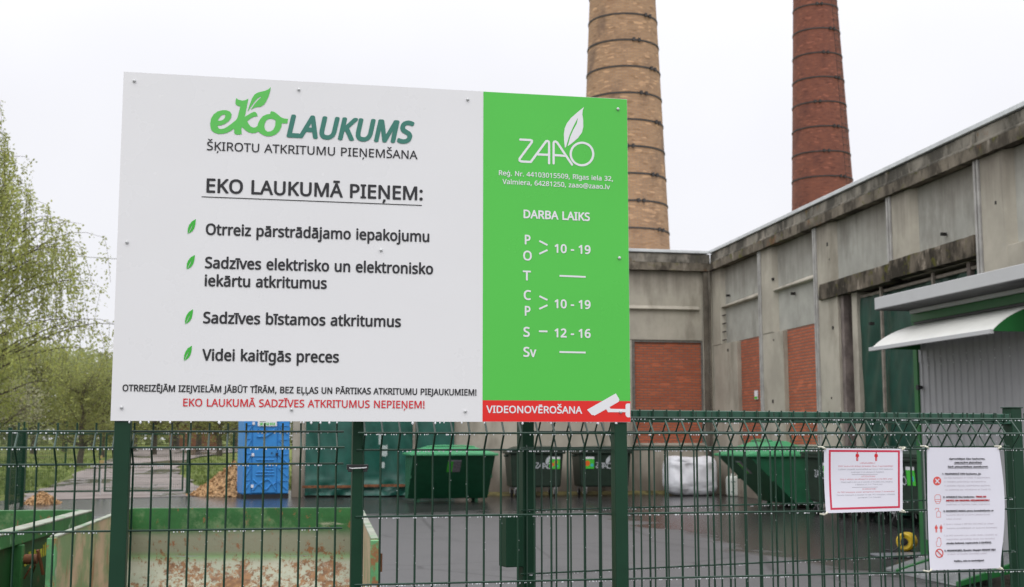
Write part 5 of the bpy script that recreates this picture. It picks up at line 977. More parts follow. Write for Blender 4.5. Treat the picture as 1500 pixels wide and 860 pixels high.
            while k > .36:                               # worn yellow stencil strokes
                h = rr.uniform(.05, .085); kk = k - rr.uniform(.010, .02)
                b.add([P(k, th + .0135, .86 + (0.6 - k) * .12), P(kk, th + .0135, .86 + (0.6 - k) * .12), P(kk, th + .0135, .86 + h + (0.6 - k) * .12), P(k, th + .0135, .86 + h + (0.6 - k) * .12)], [(0, 1, 2, 3)]); k = kk - rr.uniform(.004, .012)
            b.build('stencil', M('stencil_yellow', (.45, .42, .03), .6, .3, 30), t)
    if stamp:
        o_ = MB(); o_.hexa([q(FL, .2), q(FR, .2), q((FR[0], FR[1] + .05), .2), q((FL[0], FL[1] + .05), .2), q(FL, Z - .001), q(FR, Z - .001), q((FR[0], FR[1] + .05), Z - .001), q((FL[0], FL[1] + .05), Z - .001)]); o_.build('end_plate', SKOUT, t)
    else:
        b = MB(); b.box(NR[0] + .045, NR[1] + .0, .93, NR[0] + .056, NR[1] + .03, 1.02); b.box(NR[0] + .03, NR[1] + .005, .96, NR[0] + .046, NR[1] + .025, .985); b.build('latch', RUST, t)
    for k in (.2, .8):
        p = L2(FL, NL, k); p2 = L2(FR, NR, k); b = MB(); b.box(p[0] + .2, p[1] - .06, 0, p2[0] - .2, p[1] + .06, .2); b.build('skid', DARK, t)
    return t
skip((-.985, 9.45), (.645, 9.20), (.52, 6.37), (-1.075, 6.83), 'open skip with rusty pale inside and a green top band, behind the fence', False)
skip((-2.85, 9.36), (-1.305, 9.26), (-1.515, 6.3), (-3.0, 6.4), 'dark green skip with worn pale rim, yellow stencil and hook, beside the rusty skip', True)

# ------------------------------------------------------------------ lidded sloping waste containers
def container(loc, rz, label, ridge):
    t = thing('waste_container', (0, 0, 0), label, 'waste container', 'green waste containers with light green lids')
    W = 1.03; b = MB(); pr = [(.0, 1.18), (1.72, 1.18), (1.72, .09), (1.14, .09)]
    b.prism(pr, 'x', -W, W); b.build('body', DGREEN, t, .01)
    for x in (-W - .012, W - .028):
        for y in (.5, 1.0, 1.4): b = MB(); b.box(x, y, .62 if y < .6 else .2, x + .04, y + .06, 1.17); b.build('side_rib', DGREEN, t, .006)
    b = MB(); b.box(-W - .07, -.08, 1.185, W + .07, 1.78, 1.25); b.build('lid_rim', LID, t, .02)
    b = MB(); v = [(-W - .02, -.03, 1.252), (W + .02, -.03, 1.252), (W + .02, 1.74, 1.252), (-W - .02, 1.74, 1.252), (-.62, .75, ridge), (.62, .75, ridge), (.62, 1.1, ridge), (-.62, 1.1, ridge)]
    b.hexa(v); b.build('lid', LID, t, .025)
    b = MB(); b.tube([(-.62, .72, ridge + .005), (-.3, .7, ridge + .03), (.3, .7, ridge + .03), (.62, .72, ridge + .005)], .018, 8); b.build('lid_handle', LID, t)
    for x in (-.75, .75):
        b = MB(); b.box(x - .04, 1.16, 0, x + .04, 1.24, .092); b.box(x - .05, 1.6, 0, x + .05, 1.7, .092); b.build('foot', DGREEN, t)
    sl = lambda x, z, k=0: (x, (1.18 - z) / 1.09 * 1.14 - .006 - .001 * k, z - .004)
    b = MB(); b.add([sl(-.14, .78), sl(.0, .78), sl(.0, 1.08), sl(-.14, 1.08)], [(0, 1, 2, 3)], 0); b.add([sl(.0, .78), sl(.2, .78), sl(.2, 1.08), sl(.0, 1.08)], [(0, 1, 2, 3)], 1)
    b.add([sl(-.14, 1.05, 1), sl(.2, 1.05, 1), sl(.2, 1.082, 1), sl(-.14, 1.082, 1)], [(0, 1, 2, 3)], 2)
    b.build('sticker', [GRN, M('sticker_grey', (.2, .19, .21), .4, .3, 25), M('sticker_pale', (.35, .36, .4), .4, .1)], t)
    t.location = loc; t.rotation_euler = (0, 0, rz); return t
container((4.50, 30.4, 0), 0, 'green waste container with light green lid, in front of the wide tarpaulin', 1.40)
container((10.86, 28.0, 0), R(-90), 'green waste container with light green lid, seen from its sloping side beside the white bag', 1.55)

# ------------------------------------------------------------------ wheeled bins
MK = [[(103,470),(230,476),(250,485),(248,505),(95,710),(95,735),(115,745),(235,752),(428,492),(445,487),(462,497),(466,520),(466,768)], [(325,657),(460,662)], [(523,770),(523,510),(530,497),(550,495),(570,510),(755,785)], [(530,665),(670,675)]]
def mark(mb, x0, z0, k, put):
    f = lambda x, y: (x0 + (x - 80) * k, z0 + (790 - y) * k)
    for pts in MK: stroke(mb, [f(*p) for p in pts], 42 * k, put)
    stroke(mb, [f(880 + 142 * math.cos(a * math.pi / 12), 652 + 142 * math.sin(a * math.pi / 12)) for a in range(24)], 42 * k, put, closed=True)
    area(mb, [[f(*p) for p in ((908,58),(830,120),(740,200),(690,265),(662,330),(652,400),(655,490),(690,570),(760,510),(830,450),(880,380),(897,310),(895,220),(885,150))]], put)
ORG, CYAN = M('sticker_orange', (.7, .14, .02), .4, .1), M('sticker_cyan', (.05, .45, .5), .4, .1)
BINMARK = M('bin_print_pale', (.50, .53, .55), .5, .05)
def bin_(loc, rz, label, stick, logo, group, word=None):
    t = thing('wheeled_bin', (0, 0, 0), label, 'bin', group)
    b = MB(); w0, w1 = .68, .74
    b.hexa([(-w0, -.42, .28), (w0, -.42, .28), (w0, .42, .28), (-w0, .42, .28), (-w1, -.50, 1.22), (w1, -.50, 1.22), (w1, .5, 1.22), (-w1, .5, 1.22)]); b.build('body', BINM, t, .05)
    b = MB(); b.box(-w1 - .05, -.56, 1.19, w1 + .05, .55, 1.27); b.build('rim', BINM, t, .03)
    b = MB(); n = 10
    b.grid(lambda u, v: (-(w1 + .03) + 2 * (w1 + .03) * u, -.56 + 1.1 * v, 1.275 + .13 * math.sin(math.pi * min(1, .15 + .85 * v)) * (1 - (2 * u - 1) ** 8)), 16, 10)
    b.box(-w1 - .03, -.575, 1.272, w1 + .03, -.55, 1.33); b.build('lid', BINM, t, 0)
    b = MB()
    for s in (-1, 1): b.tube([(s * (w1 - .02), 0, 1.14), (s * (w1 + .10), 0, 1.14)], .03, 10)
    b.build('lift_pin', BINM, t)
    for sx in (-.55, .55):
        for sy in (-.33, .33):
            c = MB(); c.box(sx - .05, sy - .04, .235, sx + .05, sy + .04, .29); c.tube([(sx - .045, sy, .24), (sx - .045, sy + .03, .10)], .012, 6); c.tube([(sx + .045, sy, .24), (sx + .045, sy + .03, .10)], .012, 6); c = c.build('caster', STEEL, t)
            wv = MB(); wv.lathe([(.03, -.024), (.095, -.022), (.10, -.012), (.10, .012), (.095, .022), (.03, .024)], (sx, sy + .03, .10), 18, 0, 'x'); wv.build('wheel', TYRE, c)
    fr = lambda x, z, k=0: (x, -.42 - .08 * (z - .28) / .94 - .012 - .0006 * k, z)
    for x0, cols in stick:
        b = MB(); b.add([fr(x0, .78), fr(x0 + .30, .78), fr(x0 + .30, 1.10), fr(x0, 1.10)], [(0, 1, 2, 3)], 0); b.add([fr(x0, 1.05, 1), fr(x0 + .30, 1.05, 1), fr(x0 + .30, 1.11, 1), fr(x0, 1.11, 1)], [(0, 1, 2, 3)], 1)
        for i, (cx_, cz_, r_, cm_) in enumerate(cols):
            b.add([fr(x0 + cx_ + r_ * math.cos(a * .7) * (1 + .35 * mnoise.noise((a * 1.7, cx_ * 9, 1))), cz_ + r_ * math.sin(a * .7) * (1 + .35 * mnoise.noise((a * 1.3, cz_ * 9, 2))), 2 + i) for a in range(9)], [list(range(9))], cm_)
        b.build('sticker', [GRN, PRW, ORG, CYAN], t)
    if logo is not None:
        b = MB(); mark(b, logo, .79, .00050, fr); b.build('company_mark', BINMARK, t)
    t.location = loc; t.rotation_euler = (0, 0, rz); return t
SA = [(.1, .9, .05, 2), (.19, .97, .045, 2), (.22, .86, .03, 3)]; SB_ = [(.11, .93, .075, 2), (.24, .88, .045, 3)]; SC_ = [(.2, .9, .05, 3)]
LB, RB = 'dark wheeled bins by the back wall', 'dark wheeled bins along the side wing'
bin_((7.22, 33.75, 0), 0, 'dark wheeled bin by the back wall, standing next to the lidded green container', [(-.36, SC_), (.34, SA)], -.05, LB)
bin_((9.16, 33.75, 0), 0, 'dark wheeled bin by the back wall, partly hidden by the board post', [(-.63, SB_)], -.28, LB)
bin_((11.75, 24.15, 0), R(-90), 'dark wheeled bin by the side wing, overlapping the sloping green container', [(.18, SC_)], -.26, RB)
bin_((11.7, 22.3, 0), R(-90), 'dark wheeled bin by the side wing, wholly behind the red framed notice', [(.2, SA)], -.26, RB)
bin_((11.63, 20.55, 0), R(-90), 'dark wheeled bin by the side wing next to the kiosk corner, its pale mark showing', [(.2, SC_)], -.30, RB)

# ------------------------------------------------------------------ white bulk bag, plastic canister
def sup(c, a, e): return math.copysign(abs(c) ** e, c) * a
b = MB()
def bagf(u, v):
    th, ph = 2 * math.pi * u, math.pi * (v - .5)
    cx_, sx_ = math.cos(th), math.sin(th); cp = abs(math.cos(ph)) ** .4
    x = sup(cx_, .72, .5) * cp; y = sup(sx_, .5, .5) * cp; z = .60 + sup(math.sin(ph), .60, .55)
    rg = lambda s, a, c: (1 - abs(mnoise.noise((x * s + z * a, z * s * .7 - x * a, c)))) ** 3
    wob = .06 * mnoise.noise((x * 1.6, z * 1.6, y * 2)) + .022 * rg(1.5, 1.9, 4) - .028 * rg(2.3, -2.3, 9) + .022 * rg(6, 4, 2) * (1.25 - z)
    zz = z - .12 * smooth01((z - .8) * 3) * math.sin((x + .74) / 1.48 * math.pi) + .05 * smooth01((z - .9) * 5) * (abs(x) / .74) ** 6 + .04 * mnoise.noise((x * 4, 0, 1)) * (z > 1)
    return (11.78 + x * (1 + .04 * (1 - z)) + wob * .6 * cx_, 33.75 + y + wob * sx_ - .1 * mnoise.noise((x * 3 + 5, z * 2.6 + x * 2, 3)), max(.01, zz))
b.grid(bagf, 120, 70); bag = b.build('bulk_bag', BAG)
tag(bag, 'full white woven bulk bag standing at the inner corner of the factory', 'bag')
CA = thing('canister', (12.83, 33.0, 0), 'white plastic canister standing between the bulk bag and the sloping container', 'canister')
b = MB()
def canf(u, v):
    th, ph = 2 * math.pi * u, math.pi * (v - .5); cp = abs(math.cos(ph)) ** .25
    return (12.83 + sup(math.cos(th), .215, .35) * cp, 33.0 + sup(math.sin(th), .2, .35) * cp, .285 + sup(math.sin(ph), .285, .3))
b.grid(canf, 48, 24); b.build('body', CANM, CA)
b = MB(); b.lathe([(.05, .55), (.05, .60), (.056, .60), (.056, .63), (.01, .635)], (12.77, 33, 0), 16); b.build('cap', CANM, CA)
b = MB()
for z, wd in ((.10, .02), (.22, .02), (.30, .03), (.40, .09)): b.box(12.73 - wd, 32.792, z, 12.73 + wd * .5, 32.803, z + .02)
b.box(12.64, 32.79, .12, 12.67, 32.803, .15); b.build('scale_mark', M('mark_teal', (.03, .10, .09), .5), CA)

# ------------------------------------------------------------------ kiosk with canopy and ramp
KX, KY = 8.4, 15.0
KI = thing('kiosk', (KX, KY, 0), 'grey corrugated kiosk with green frame, pale roof edge and curved white canopy, at the side', 'kiosk')
def corr(mb, y0, y1, z0, z1, x):
    y = y0; prof = []
    while y < y1: prof += [(y, 0), (y + .085, 0), (y + .10, .018), (y + .135, .018)]; y += .15
    vs = [(x - d, yy, z) for z in (z0, z1) for yy, d in prof]; n = len(prof)
    mb.add(vs, [(i, n + i, n + i + 1, i + 1) for i in range(n - 1)])
b = MB(); b.box(KX + .02, 8.4, .3, 11.0, KY - .02, 3.3); b.build('cabin', SIDING, KI)
b = MB(); corr(b, 8.4, KY - .11, .305, 2.62, KX); lw = b.build('wall_sheet', SIDING, KI)
b = MB(); corr(b, 8.4, KY - .11, 2.60, 3.13, KX - .008); b.build('wall_sheet', SIDING, KI)
b = MB()
for y in [8.5 + .30 * k for k in range(21)]:
    for z in (2.55, 2.65, 1.5, .42): b.lathe([(.008, -.026), (.006, -.032)], (KX, y + .115, z), 6, 0, 'x')
tag(b.build('screws', STEEL, lw), kind='stuff')
b = MB(); b.box(KX - .03, KY - .1, .1, KX + .1, KY, 3.16); b.build('corner_post', KGREEN, KI, .004)
b = MB(); b.box(KX - .028, 8.4, .10, KX + .1, KY - .102, .30); b.build('base_beam', KGREEN, KI, .004)
b = MB(); b.box(KX - .04, 8.4, 3.14, KX + .1, KY - .002, 3.294); b.build('top_beam', KGREEN, KI, .004)
b = MB(); b.box(7.87, 8.2, 3.308, 11.4, 15.05, 3.465); b.build('roof', FASC, KI, .006)
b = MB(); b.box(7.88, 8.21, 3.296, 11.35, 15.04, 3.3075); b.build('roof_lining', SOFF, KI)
b = MB(); b.box(8.29, 8.3, 3.245, 8.34, 14.9, 3.295); b.build('soffit', FASC, KI, .004)
def prof(k): a = k * math.pi / 2; return (KX - .03 - .69 * (.42 * math.sin(a) + .58 * k), 3.10 - .33 * (.5 * (1 - math.cos(a)) + .5 * k))
C_ = MB(); yy0, yy1 = 12.06, 14.81
C_.grid(lambda u, v: (prof(u)[0], yy0 + (yy1 - yy0) * v, prof(u)[1]), 14, 6); C_.grid(lambda u, v: (prof(u)[0] + .004, yy0 + (yy1 - yy0) * v, prof(u)[1] - .014), 14, 6)
cn = C_.build('canopy', CANOPY, KI)
b = MB(); b.box(KX - .755, yy0 - .01, 2.735, KX - .705, yy1 + .01, 2.785); b.build('gutter', FASC, cn, .004)
for y in (yy0 - .012, yy1 - .01):
    b = MB(); pts = [prof(k / 12) for k in range(13)] + [(KX - .03, 2.77)]
    b.prism([(p[0], p[1] - .006) for p in pts], 'y', y, y + .022); b.build('end_plate', KGREEN, cn)
b = MB(); b.box(KX - .05, yy0 - .3, 3.105, KX - .03, yy1 + .1, 3.135); b.build('canopy_rail', BLACK, KI)
b = MB(); b.tube([(KX - .03, KY - .2, 2.27), (KX - .07, KY - .2, 2.27)], .025, 10); b.tube([(KX - .07, KY - .2, 2.27), (KX - .10, KY - .2, 2.27)], .035, 10); b.build('wall_knob', BLACK, KI)
b = MB(); b.box(KX - .03, 11.9, .75, KX - .018, 12.1, .8); b.build('door_bolt', STEEL, KI)
b = MB(); b.box(KX - .06, KY - .26, 0, KX + .2, KY - .03, .098); tag(b.build('timber_block', M('brown_timber', (.10, .055, .035), .8, .3, 5, bump=.3), None, .006), 'brown timber block propping up the kiosk corner', 'block')
# ramp
RP = thing('access_ramp', (7.4, 12.4, 0), 'steel grating ramp with green side beams leading up to the kiosk', 'ramp')
rz_ = lambda x: .03 + .27 * (x - 7.38) / 1.0
b = MB()
for k in range(27):
    y = 12.83 + k * .047
    b.hexa([(7.38, y, rz_(7.38) - .02), (8.36, y, rz_(8.36) - .02), (8.36, y + .012, rz_(8.36) - .02), (7.38, y + .012, rz_(7.38) - .02), (7.38, y, rz_(7.38) + .012), (8.36, y, rz_(8.36) + .012), (8.36, y + .012, rz_(8.36) + .012), (7.38, y + .012, rz_(7.38) + .012)])
for k in range(34):
    x = 7.39 + k * .029; b.box(x, 12.5, rz_(x) - .012, x + .006, 13.76, rz_(x) + .008)
b.hexa([(7.38, 12.5, rz_(7.38) - .024), (8.36, 12.5, rz_(8.36) - .024), (8.36, 13.76, rz_(8.36) - .024), (7.38, 13.76, rz_(7.38) - .024), (7.38, 12.5, rz_(7.38) - .014), (8.36, 12.5, rz_(8.36) - .014), (8.36, 13.76, rz_(8.36) - .014), (7.38, 13.76, rz_(7.38) - .014)])
b.build('grating', M('zinc_grating', (.34, .35, .35), .5, .15, 6, metal=.4), RP)
for y in (12.44, 13.765):
    b = MB(); b.hexa([(7.38, y, .004), (8.36, y, .2), (8.36, y + .055, .2), (7.38, y + .055, .004), (7.38, y, .055), (8.36, y, .33), (8.36, y + .055, .33), (7.38, y + .055, .055)]); b.build('side_beam', KGREEN, RP, .003)
# cable reel, plate, gas hose
CR = thing('cable_reel', (8.98, 16.55, 0), 'yellow cable reel with black hub and cable, on the ground near the kiosk corner', 'cable reel')
def RC(p): a = R(-50); x, y, z = p; return (9.03 + x * math.cos(a) - y * math.sin(a), 16.55 + x * math.sin(a) + y * math.cos(a), z)
b = MB(RC); b.lathe([(.05, -.09), (.105, -.10), (.128, -.08), (.134, 0), (.128, .08), (.105, .10), (.05, .09)], (0, 0, .135), 32, 0, 'y')
b.build('drum', YEL, CR)
b = MB(RC); b.lathe([(.055, -.105), (.055, -.08)], (0, 0, .135), 20, 0, 'y'); b.lathe([(.03, -.13), (.028, -.1)], (0, 0, .135), 12, 0, 'y'); b.build('hub', BLACK, CR)
b = MB(RC); b.tube([(0, -.12, .16), (-.05, -.16, .06), (-.12, -.2, .012), (-.3, -.1, .012)], .010, 6); b.tube([(-.06, -.1, .9), (-.03, -.115, .5), (0, -.12, .2)], .012, 6); b.build('cable', BLACK, CR)
b = MB(); b.box(8.15, 15.55, .012, 8.95, 16.0, .035); tag(b.build('steel_plate', M('grey_sheet', (.16, .165, .18), .3, .2, 4), None, .004), 'thin grey metal plate lying on the wet asphalt before the cable reel', 'plate')

# ------------------------------------------------------------------ the yard gate and fences beyond
def wires(mb, A, B, z0, z1, pitch, hz, r=.0035):
    A, B = Vector(A), Vector(B); L_ = (B - A).length; n = max(1, int(L_ / pitch))
    for i in range(n + 1):
        p = A.lerp(B, i / n); mb.tube([(p.x, p.y, z0), (p.x, p.y, z1)], r, 4, 0, False)
    for z in hz: mb.tube([(A.x, A.y, z), (B.x, B.y, z)], r, 4, 0, False)
g0, g1, g2 = aZ(33, 730), aZ(150, 728), aZ(272, 729)
YG = 37.0
X0, X1, X2, X3 = (aY(x, 700, YG)[0] for x in (35, 148.5, 151, 269))
YGT = thing('yard_gate', (X1, YG, 0), 'closed two leaf green mesh gate across the gravel road behind the skips', 'gate')
for (a, c) in ((X0, X1 - .03), (X2 + .03, X3)):
    b = MB(); 
    for z in (.10, 1.72): b.box(a, YG - .02, z, c, YG + .02, z + .05)
    for x in (a, c - .05): b.box(x, YG - .021, .10, x + .05, YG + .021, 1.77)
    lf_ = b.build('leaf_frame', GREEN2, YGT, .004)
    b = MB(); wires(b, (a + .05, YG, 0), (c - .05, YG, 0), .12, 1.75, .055, [.3, .5, .7, .9, 1.1, 1.3, 1.5, 1.6]); b.build('mesh', GREEN2, lf_)
b = MB(); b.box(X1 - .06, YG - .04, .85, X1 + .06, YG - .022, 1.0); b.box(X1 - .045, YG - .045, 1.05, X1 + .01, YG - .022, 1.13); b.build('lock', M('brass', (.4, .3, .12), .4, .2, metal=.5), YGT)
b = MB(); b.tube([(X1 - .01, YG - .03, .02), (X1 - .01, YG - .03, .7)], .014, 6); b.build('drop_bolt', STEEL, YGT)
for x in (X0 - .16, X3 + .12):
    b = MB(); b.box(x - .05, YG - .05, 0, x + .05, YG + .05, 1.82); b.build('post', GREEN2, YGT, .006)
# fence running right of the gate behind the toilet
b0 = aY(283, 700, YG)[0]
FR_ = thing('boundary_fence', (b0, YG, 0), 'short green mesh fence between the yard gate and the blue toilet', 'fence')
b = MB(); wires(b, (b0 + .05, YG, 0), (.4, YG, 0), .05, 1.75, .055, [.1, .3, .5, .7, .9, 1.1, 1.3, 1.5, 1.7]); b.build('mesh', GREEN2, FR_)
for px in (341,):
    x = aY(px, 700, YG)[0]; b = MB(); b.box(x - .03, YG - .03, 0, x + .03, YG + .03, 1.8); b.build('post', GREEN2, FR_, .004)
# fence coming towards us on the left
pa, pb2 = aZ(9.5, 747), aZ(31.5, 742)
FL_ = thing('side_fence', (pb2[0], pb2[1], 0), 'green mesh fence running along the yard side, at the hinge end of the yard gate', 'fence')
for p in (pa, pb2):
    b = MB(); b.box(p[0] - .045, p[1] - .045, 0, p[0] + .045, p[1] + .045, 1.86); b.build('post', GREEN2, FL_, .005)
b = MB(); wires(b, (pb2[0] - .02, pb2[1] - .06, 0), (pa[0] + .02, pa[1], 0), .1, 1.8, .045, [.12, .3, .5, .7, .9, 1.1, 1.3, 1.5, 1.7, 1.78], .005); wires(b, (pa[0], pa[1], 0), (pa[0] - 2.5, pa[1] - 4, 0), .1, 1.8, .05, [.12, .3, .5, .7, .9, 1.1, 1.3, 1.5, 1.7, 1.78], .005); b.build('mesh', GREEN2, FL_)
# far fence across the meadow
ff = thing('far_fence', (-16, 62, 0), 'tall dark mesh fence far off, under the big birch tree', 'fence')
A_, B_ = (-26.0, 55, 0), (-11.2, 73, 0)
for i in range(9):
    p = Vector(A_).lerp(Vector(B_), i / 8); z = ter(p.x, p.y); b = MB(); b.box(p.x - .05, p.y - .05, z - .1, p.x + .05, p.y + .05, z + 2.3); b.build('post', GREEN2, ff)
b = MB()
for i in range(8):
    p, q = Vector(A_).lerp(Vector(B_), i / 8), Vector(A_).lerp(Vector(B_), (i + 1) / 8); z = ter(p.x, p.y)
    wires(b, (p.x, p.y, 0), (q.x, q.y, 0), z, z + 2.25, .14, [z + .1, z + .8, z + 1.5, z + 2.2], .008)
b.build('mesh', GREEN2, ff)

# ------------------------------------------------------------------ trees
def leafmat(name, col, var=.3):
    m, nt, vec = newmat(name)
    c = mixc(nt, ramp01(nt, noise_n(nt, vec, .8, 4), .3, .7), [x * (1 - var) for x in col], [x * (1 + var) for x in col])
    c = mixc(nt, ramp01(nt, noise_n(nt, vec, 7, 3), .5, .75), c, (col[0] * 1.5, col[1] * 1.3, col[2] * .9))
    finish(m, c, .6, spec=.25)
    p = nt.nodes['Principled BSDF']; tr = nt.nodes.new('ShaderNodeBsdfTranslucent'); nt.links.new(c, tr.inputs[0])
    ms = nt.nodes.new('ShaderNodeMixShader'); ms.inputs[0].default_value = .5; nt.links.new(p.outputs[0], ms.inputs[1]); nt.links.new(tr.outputs[0], ms.inputs[2])
    nt.links.new(ms.outputs[0], nt.nodes['Material Output'].inputs[0]); return m
BIRCHL = leafmat('birch_leaves', (.34, .37, .12)); SPRING = leafmat('spring_leaves', (.27, .30, .10)); OLIVE = leafmat('olive_leaves', (.21, .225, .08)); PALEL = leafmat('blossom_leaves', (.34, .34, .23))  # far tree tones brightened, distance haze put into the leaf colour
BARK = M('dark_bark', (.075, .06, .045), .9, .35, 5, [((.2, .17, .13), 3, .55, .7, .6, (1, 1, .4))], .5, 12); BIRCHB = M('birch_bark', (.34, .31, .27), .8, .3, 4, [((.04, .035, .03), 5, .52, .62, .9, (1, 1, 2))])
def leaf(mb, c, s, rr, drop=.4):
    q = Vector((rr.gauss(0, 1), rr.gauss(0, 1), rr.gauss(0, .7) - drop)).normalized(); p = q.orthogonal().normalized(); p.rotate(Matrix.Rotation(rr.uniform(0, 6.28), 3, q))
    l, wd = s, s * .55
    mb.add([c, c + q * l * .5 + p * wd * .5, c + q * l, c + q * l * .5 - p * wd * .5], [(0, 1, 2, 3)])
def weeping(loc, h, label, seed):
    rr = random.Random(seed); t = thing('birch_tree', loc, label, 'tree'); o = Vector(loc)
    tb, cb = MB(), MB(); pts = []; n = 14
    for i in range(n + 1):
        k = i / n; pts.append(o + Vector((.35 * math.sin(k * 5) * k, .3 * math.cos(k * 4) * k, h * k)))
    tb.tube(pts, [.30 * (1 - .93 * i / n) for i in range(n + 1)], 10)
    reach = lambda z: 1.5 + 5.4 * min(1, max(0, (h - 1.2 - z) / (h * .62))) if z > 3 else 6.4
    for i in range(88):
        k = rr.uniform(.20, .98); b0_ = pts[min(n, int(k * n))].copy(); z = h * k
        if rr.random() < .25: an = rr.uniform(-2.4, 2.4)
        else: an = rr.uniform(-1.5, 1.1)
        le = reach(z) * rr.uniform(.55, 1.0); d = Vector((math.cos(an), math.sin(an), 0))
        bp = []; m_ = 9; rise = rr.uniform(.5, 1.15) * (1 if z > 5 else .7)
        for j in range(m_ + 1):
            q = j / m_; bp.append(b0_ + d * le * q + Vector((.25 * mnoise.noise((i, q * 3, 0)), .25 * mnoise.noise((i, q * 3, 5)), le * (rise * q - .30 * rise * q ** 2.2 - .16 * q ** 5))))
        tb.tube(bp, [.048 * (1 - .96 * j / m_) * (.45 + .55 * (1 - k)) + .003 for j in range(m_ + 1)], 5, 1)
        for s in range(int(le * 9)):
            q = rr.uniform(.3, 1.02) * m_; j = min(m_ - 1, int(q)); leaf(cb, bp[j].lerp(bp[j + 1], q - j) + Vector((rr.gauss(0, .12), rr.gauss(0, .12), rr.gauss(-.05, .1))), rr.uniform(.09, .16), rr, .7)
        for s in range(rr.randint(9, 15)):
            q = min(1, rr.uniform(.25, 1.15)); j = min(m_ - 1, int(q * m_)); a = bp[j].lerp(bp[j + 1], q * m_ - j)
            le2 = rr.uniform(.5, 1.1) * min(3.6, max(.8, a.z * .34)); sw = Vector((rr.gauss(0, .28), rr.gauss(0, .28), 0)); st = [a]
            for u in range(1, 6): st.append(a + sw * (u / 5) * 1.4 + Vector((.10 * mnoise.noise((s, u, i)), .1 * mnoise.noise((u, s, i)), -le2 * (u / 5) ** 1.15 + .22 * math.sin(u / 5 * 3.0))))
            if rr.random() < .35: tb.tube(st, .006, 3, 1, False)
            for v in range(int(le2 * 14)):
                u = rr.random() ** .85 * 5; jj = min(4, int(u)); c = st[jj].lerp(st[jj + 1], u - jj) + Vector((rr.gauss(0, .055), rr.gauss(0, .055), rr.gauss(0, .05)))
                if c.z > .3: leaf(cb, c, rr.uniform(.08, .15), rr, .9)
    tb.build('trunk', [BIRCHB, BARK], t); cb.build('crown', BIRCHL, t); return t
bx = aY(-78, 640, 47)[0]
weeping((bx, 47, 0), 15.2, 'tall weeping birch with fresh green hanging twigs at the edge of the meadow', 7)
def tree(loc, h, cr, label, seed, mat, nl, group, airy=.5, ls=(.10, .22)):
    rr = random.Random(seed); t = thing('tree', loc, label, 'tree', group); o = Vector(loc); tb, cb = MB(), MB(); n = 8
    pts = [o + Vector((.25 * mnoise.noise((seed, i * .7, 0)) * i * .3, .2 * mnoise.noise((seed, 9, i * .7)) * i * .3, h * .85 * i / n)) for i in range(n + 1)]
    tb.tube(pts, [.035 * h * (1 - .85 * i / n) for i in range(n + 1)], 8); tips = []
    for i in range(30):
        k = rr.uniform(.25, .98); a = pts[int(k * n)]; an = rr.uniform(0, 6.28); el = rr.uniform(.2, 1.1); le = cr * rr.uniform(.5, 1.05) * (1.15 - .55 * k)
        d = Vector((math.cos(an) * math.cos(el), math.sin(an) * math.cos(el), math.sin(el))); bp = [a + d * le * j / 4 + Vector((0, 0, .1 * le * (j / 4) ** 2)) for j in range(5)]
        tb.tube(bp, [.010 * h * (1 - k * .6) * (1 - .85 * j / 4) + .006 for j in range(5)], 5)
        for j in range(1, 5):
            for s in range(2):
                e = bp[j] + Vector((rr.gauss(0, 1), rr.gauss(0, 1), rr.gauss(.2, .8))) * cr * .2; tb.tube([bp[j], bp[j].lerp(e, .5) + Vector((0, 0, .05)), e], [.012, .008, .004], 3, 0, False); tips.append(e)
    for _ in range(nl):
        c = rr.choice(tips) + Vector((rr.gauss(0, 1), rr.gauss(0, 1), rr.gauss(0, .8))) * cr * airy * .22
        leaf(cb, c, rr.uniform(*ls), rr, .2)
    tb.build('trunk', BARK, t); cb.build('crown', mat, t); return t
FT = 'trees along the far road'
def place(px, Y): x = aY(px, 640, Y)[0]; return (x, Y, ter(x, Y) - .03)
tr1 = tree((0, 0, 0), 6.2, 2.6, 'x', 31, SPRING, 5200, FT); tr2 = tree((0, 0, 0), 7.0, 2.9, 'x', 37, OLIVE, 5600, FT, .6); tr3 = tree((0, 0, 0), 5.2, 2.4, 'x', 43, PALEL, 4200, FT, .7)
first = {}
def put_tree(src, px, Y, s, rz, label):
    o = src if src not in first else dup(src)
    first[src] = 1; o.location = place(px, Y); o.rotation_euler = (0, 0, rz); o.scale = (s,) * 3; o['label'] = label
put_tree(tr2, 119, 66, .72, 0, 'thick trunked tree in young leaf between the birch twigs and the board')
put_tree(tr1, 150, 84, .95, 1, 'light spring green tree seen just outside the board edge')
put_tree(tr1, 95, 98, 1.1, 2.2, 'light green tree far behind the birch, over the far fence')
put_tree(tr2, 50, 92, 1.05, 3, 'olive green tree far behind the middle of the birch')
put_tree(tr3, 20, 84, 1.0, 1, 'pale blossoming tree far behind the birch, near the picture edge')
put_tree(tr3, 137, 104, 1.0, 4, 'pale blossoming tree beyond the far road, low beside the board')
put_tree(tr2, 196, 100, 1.15, 5, 'dark trunked tree beyond the yard gate, just beside the board post')
put_tree(tr1, 226, 88, 1.0, 4, 'spring green tree standing where the gravel road bends away')
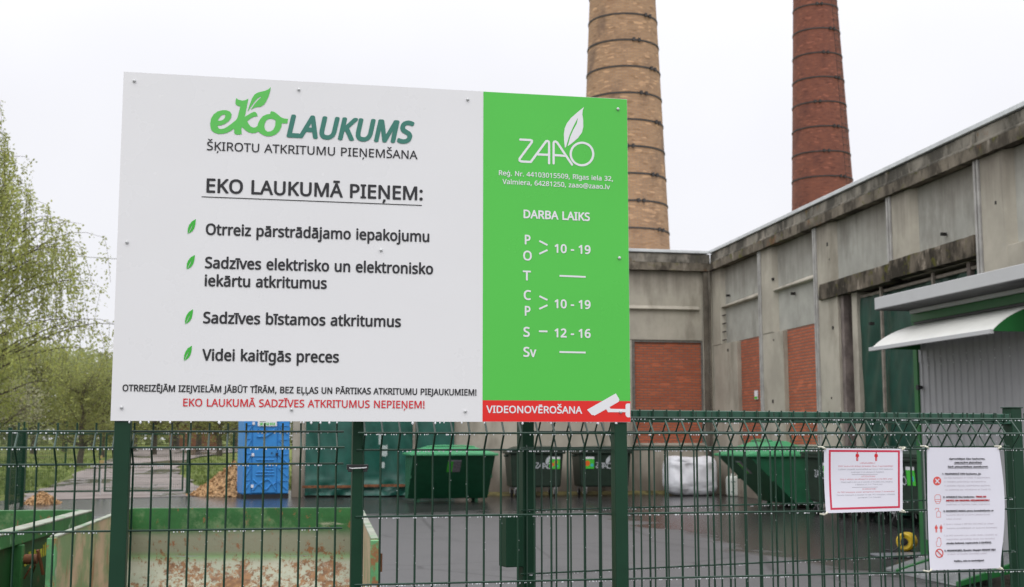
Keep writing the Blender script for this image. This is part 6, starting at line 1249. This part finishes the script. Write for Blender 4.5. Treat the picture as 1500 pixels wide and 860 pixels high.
put_tree(tr2, 258, 104, 1.2, 1.7, 'stout olive tree behind the far end of the gravel road')
put_tree(tr1, 292, 96, 1.1, .4, 'spring green tree beyond the meadow, above the gate hinge post')
put_tree(tr2, 322, 86, .9, 2.9, 'olive tree beyond the meadow, above the wood chips')
put_tree(tr3, 345, 110, 1.2, 2.0, 'pale blossoming tree just behind the blue toilet')
put_tree(tr1, -20, 76, 1.1, 5.2, 'spring green tree at the outer side of the birch')
# far wood as one mass
rr = random.Random(77); b = MB()
for i in range(46000):
    a = R(rr.uniform(-20, 6)); Y = rr.uniform(135, 175); x = Y * math.tan(a); top = 5.5 + 5.5 * (mnoise.noise((x * .05, 2, 0)) * .5 + .5) + 4 * (mnoise.noise((x * .22, 5, 0)) * .5 + .3) + max(0, (-14 - x) * .12)
    z = ter(x, Y) + top * rr.random() ** .75; c = Vector((x, Y, z)); leaf(b, c, rr.uniform(.45, .95), rr, .1)
tag(b.build('treeline', leafmat('far_wood_leaves', (.30, .33, .17), .35)), kind='stuff')  # pale leaf colour carries the distance haze
# a far brick hut between the trees
hx, hy = aY(284, 640, 118)[0], 118.0
H_ = thing('far_hut', (hx, hy, .9), 'small brown hut far off among the trees, over the gate', 'hut')
b = MB(); b.box(hx - 2.2, hy, .8, hx + 2.2, hy + 4, 2.9); b.build('wall', M('hut_brick', (.16, .07, .04), .9, .2), H_)
b = MB(); b.prism([(hx - 2.6, 2.9), (hx + 2.6, 2.9), (hx, 4.0)], 'y', hy - .3, hy + 4.3); b.build('roof', M('hut_roof', (.09, .07, .06), .9, .2), H_)
# overhead line
p, q = aY(60, 372.5, 70), aY(175, 379.5, 70); d = Vector(q) - Vector(p)
b = MB(); b.tube([Vector(p) - d * 3 + Vector((0, 0, .6)), Vector(p) - d * 1.2 + Vector((0, 0, .1)), p, q, Vector(q) + d * 1.5 + Vector((0, 0, .1)), Vector(q) + d * 4 + Vector((0, 0, .9))], .02, 5)
tag(b.build('overhead_line', M('line_grey', (.3, .3, .3), .6)), 'thin overhead line crossing the sky between the birch and the board', 'cable')
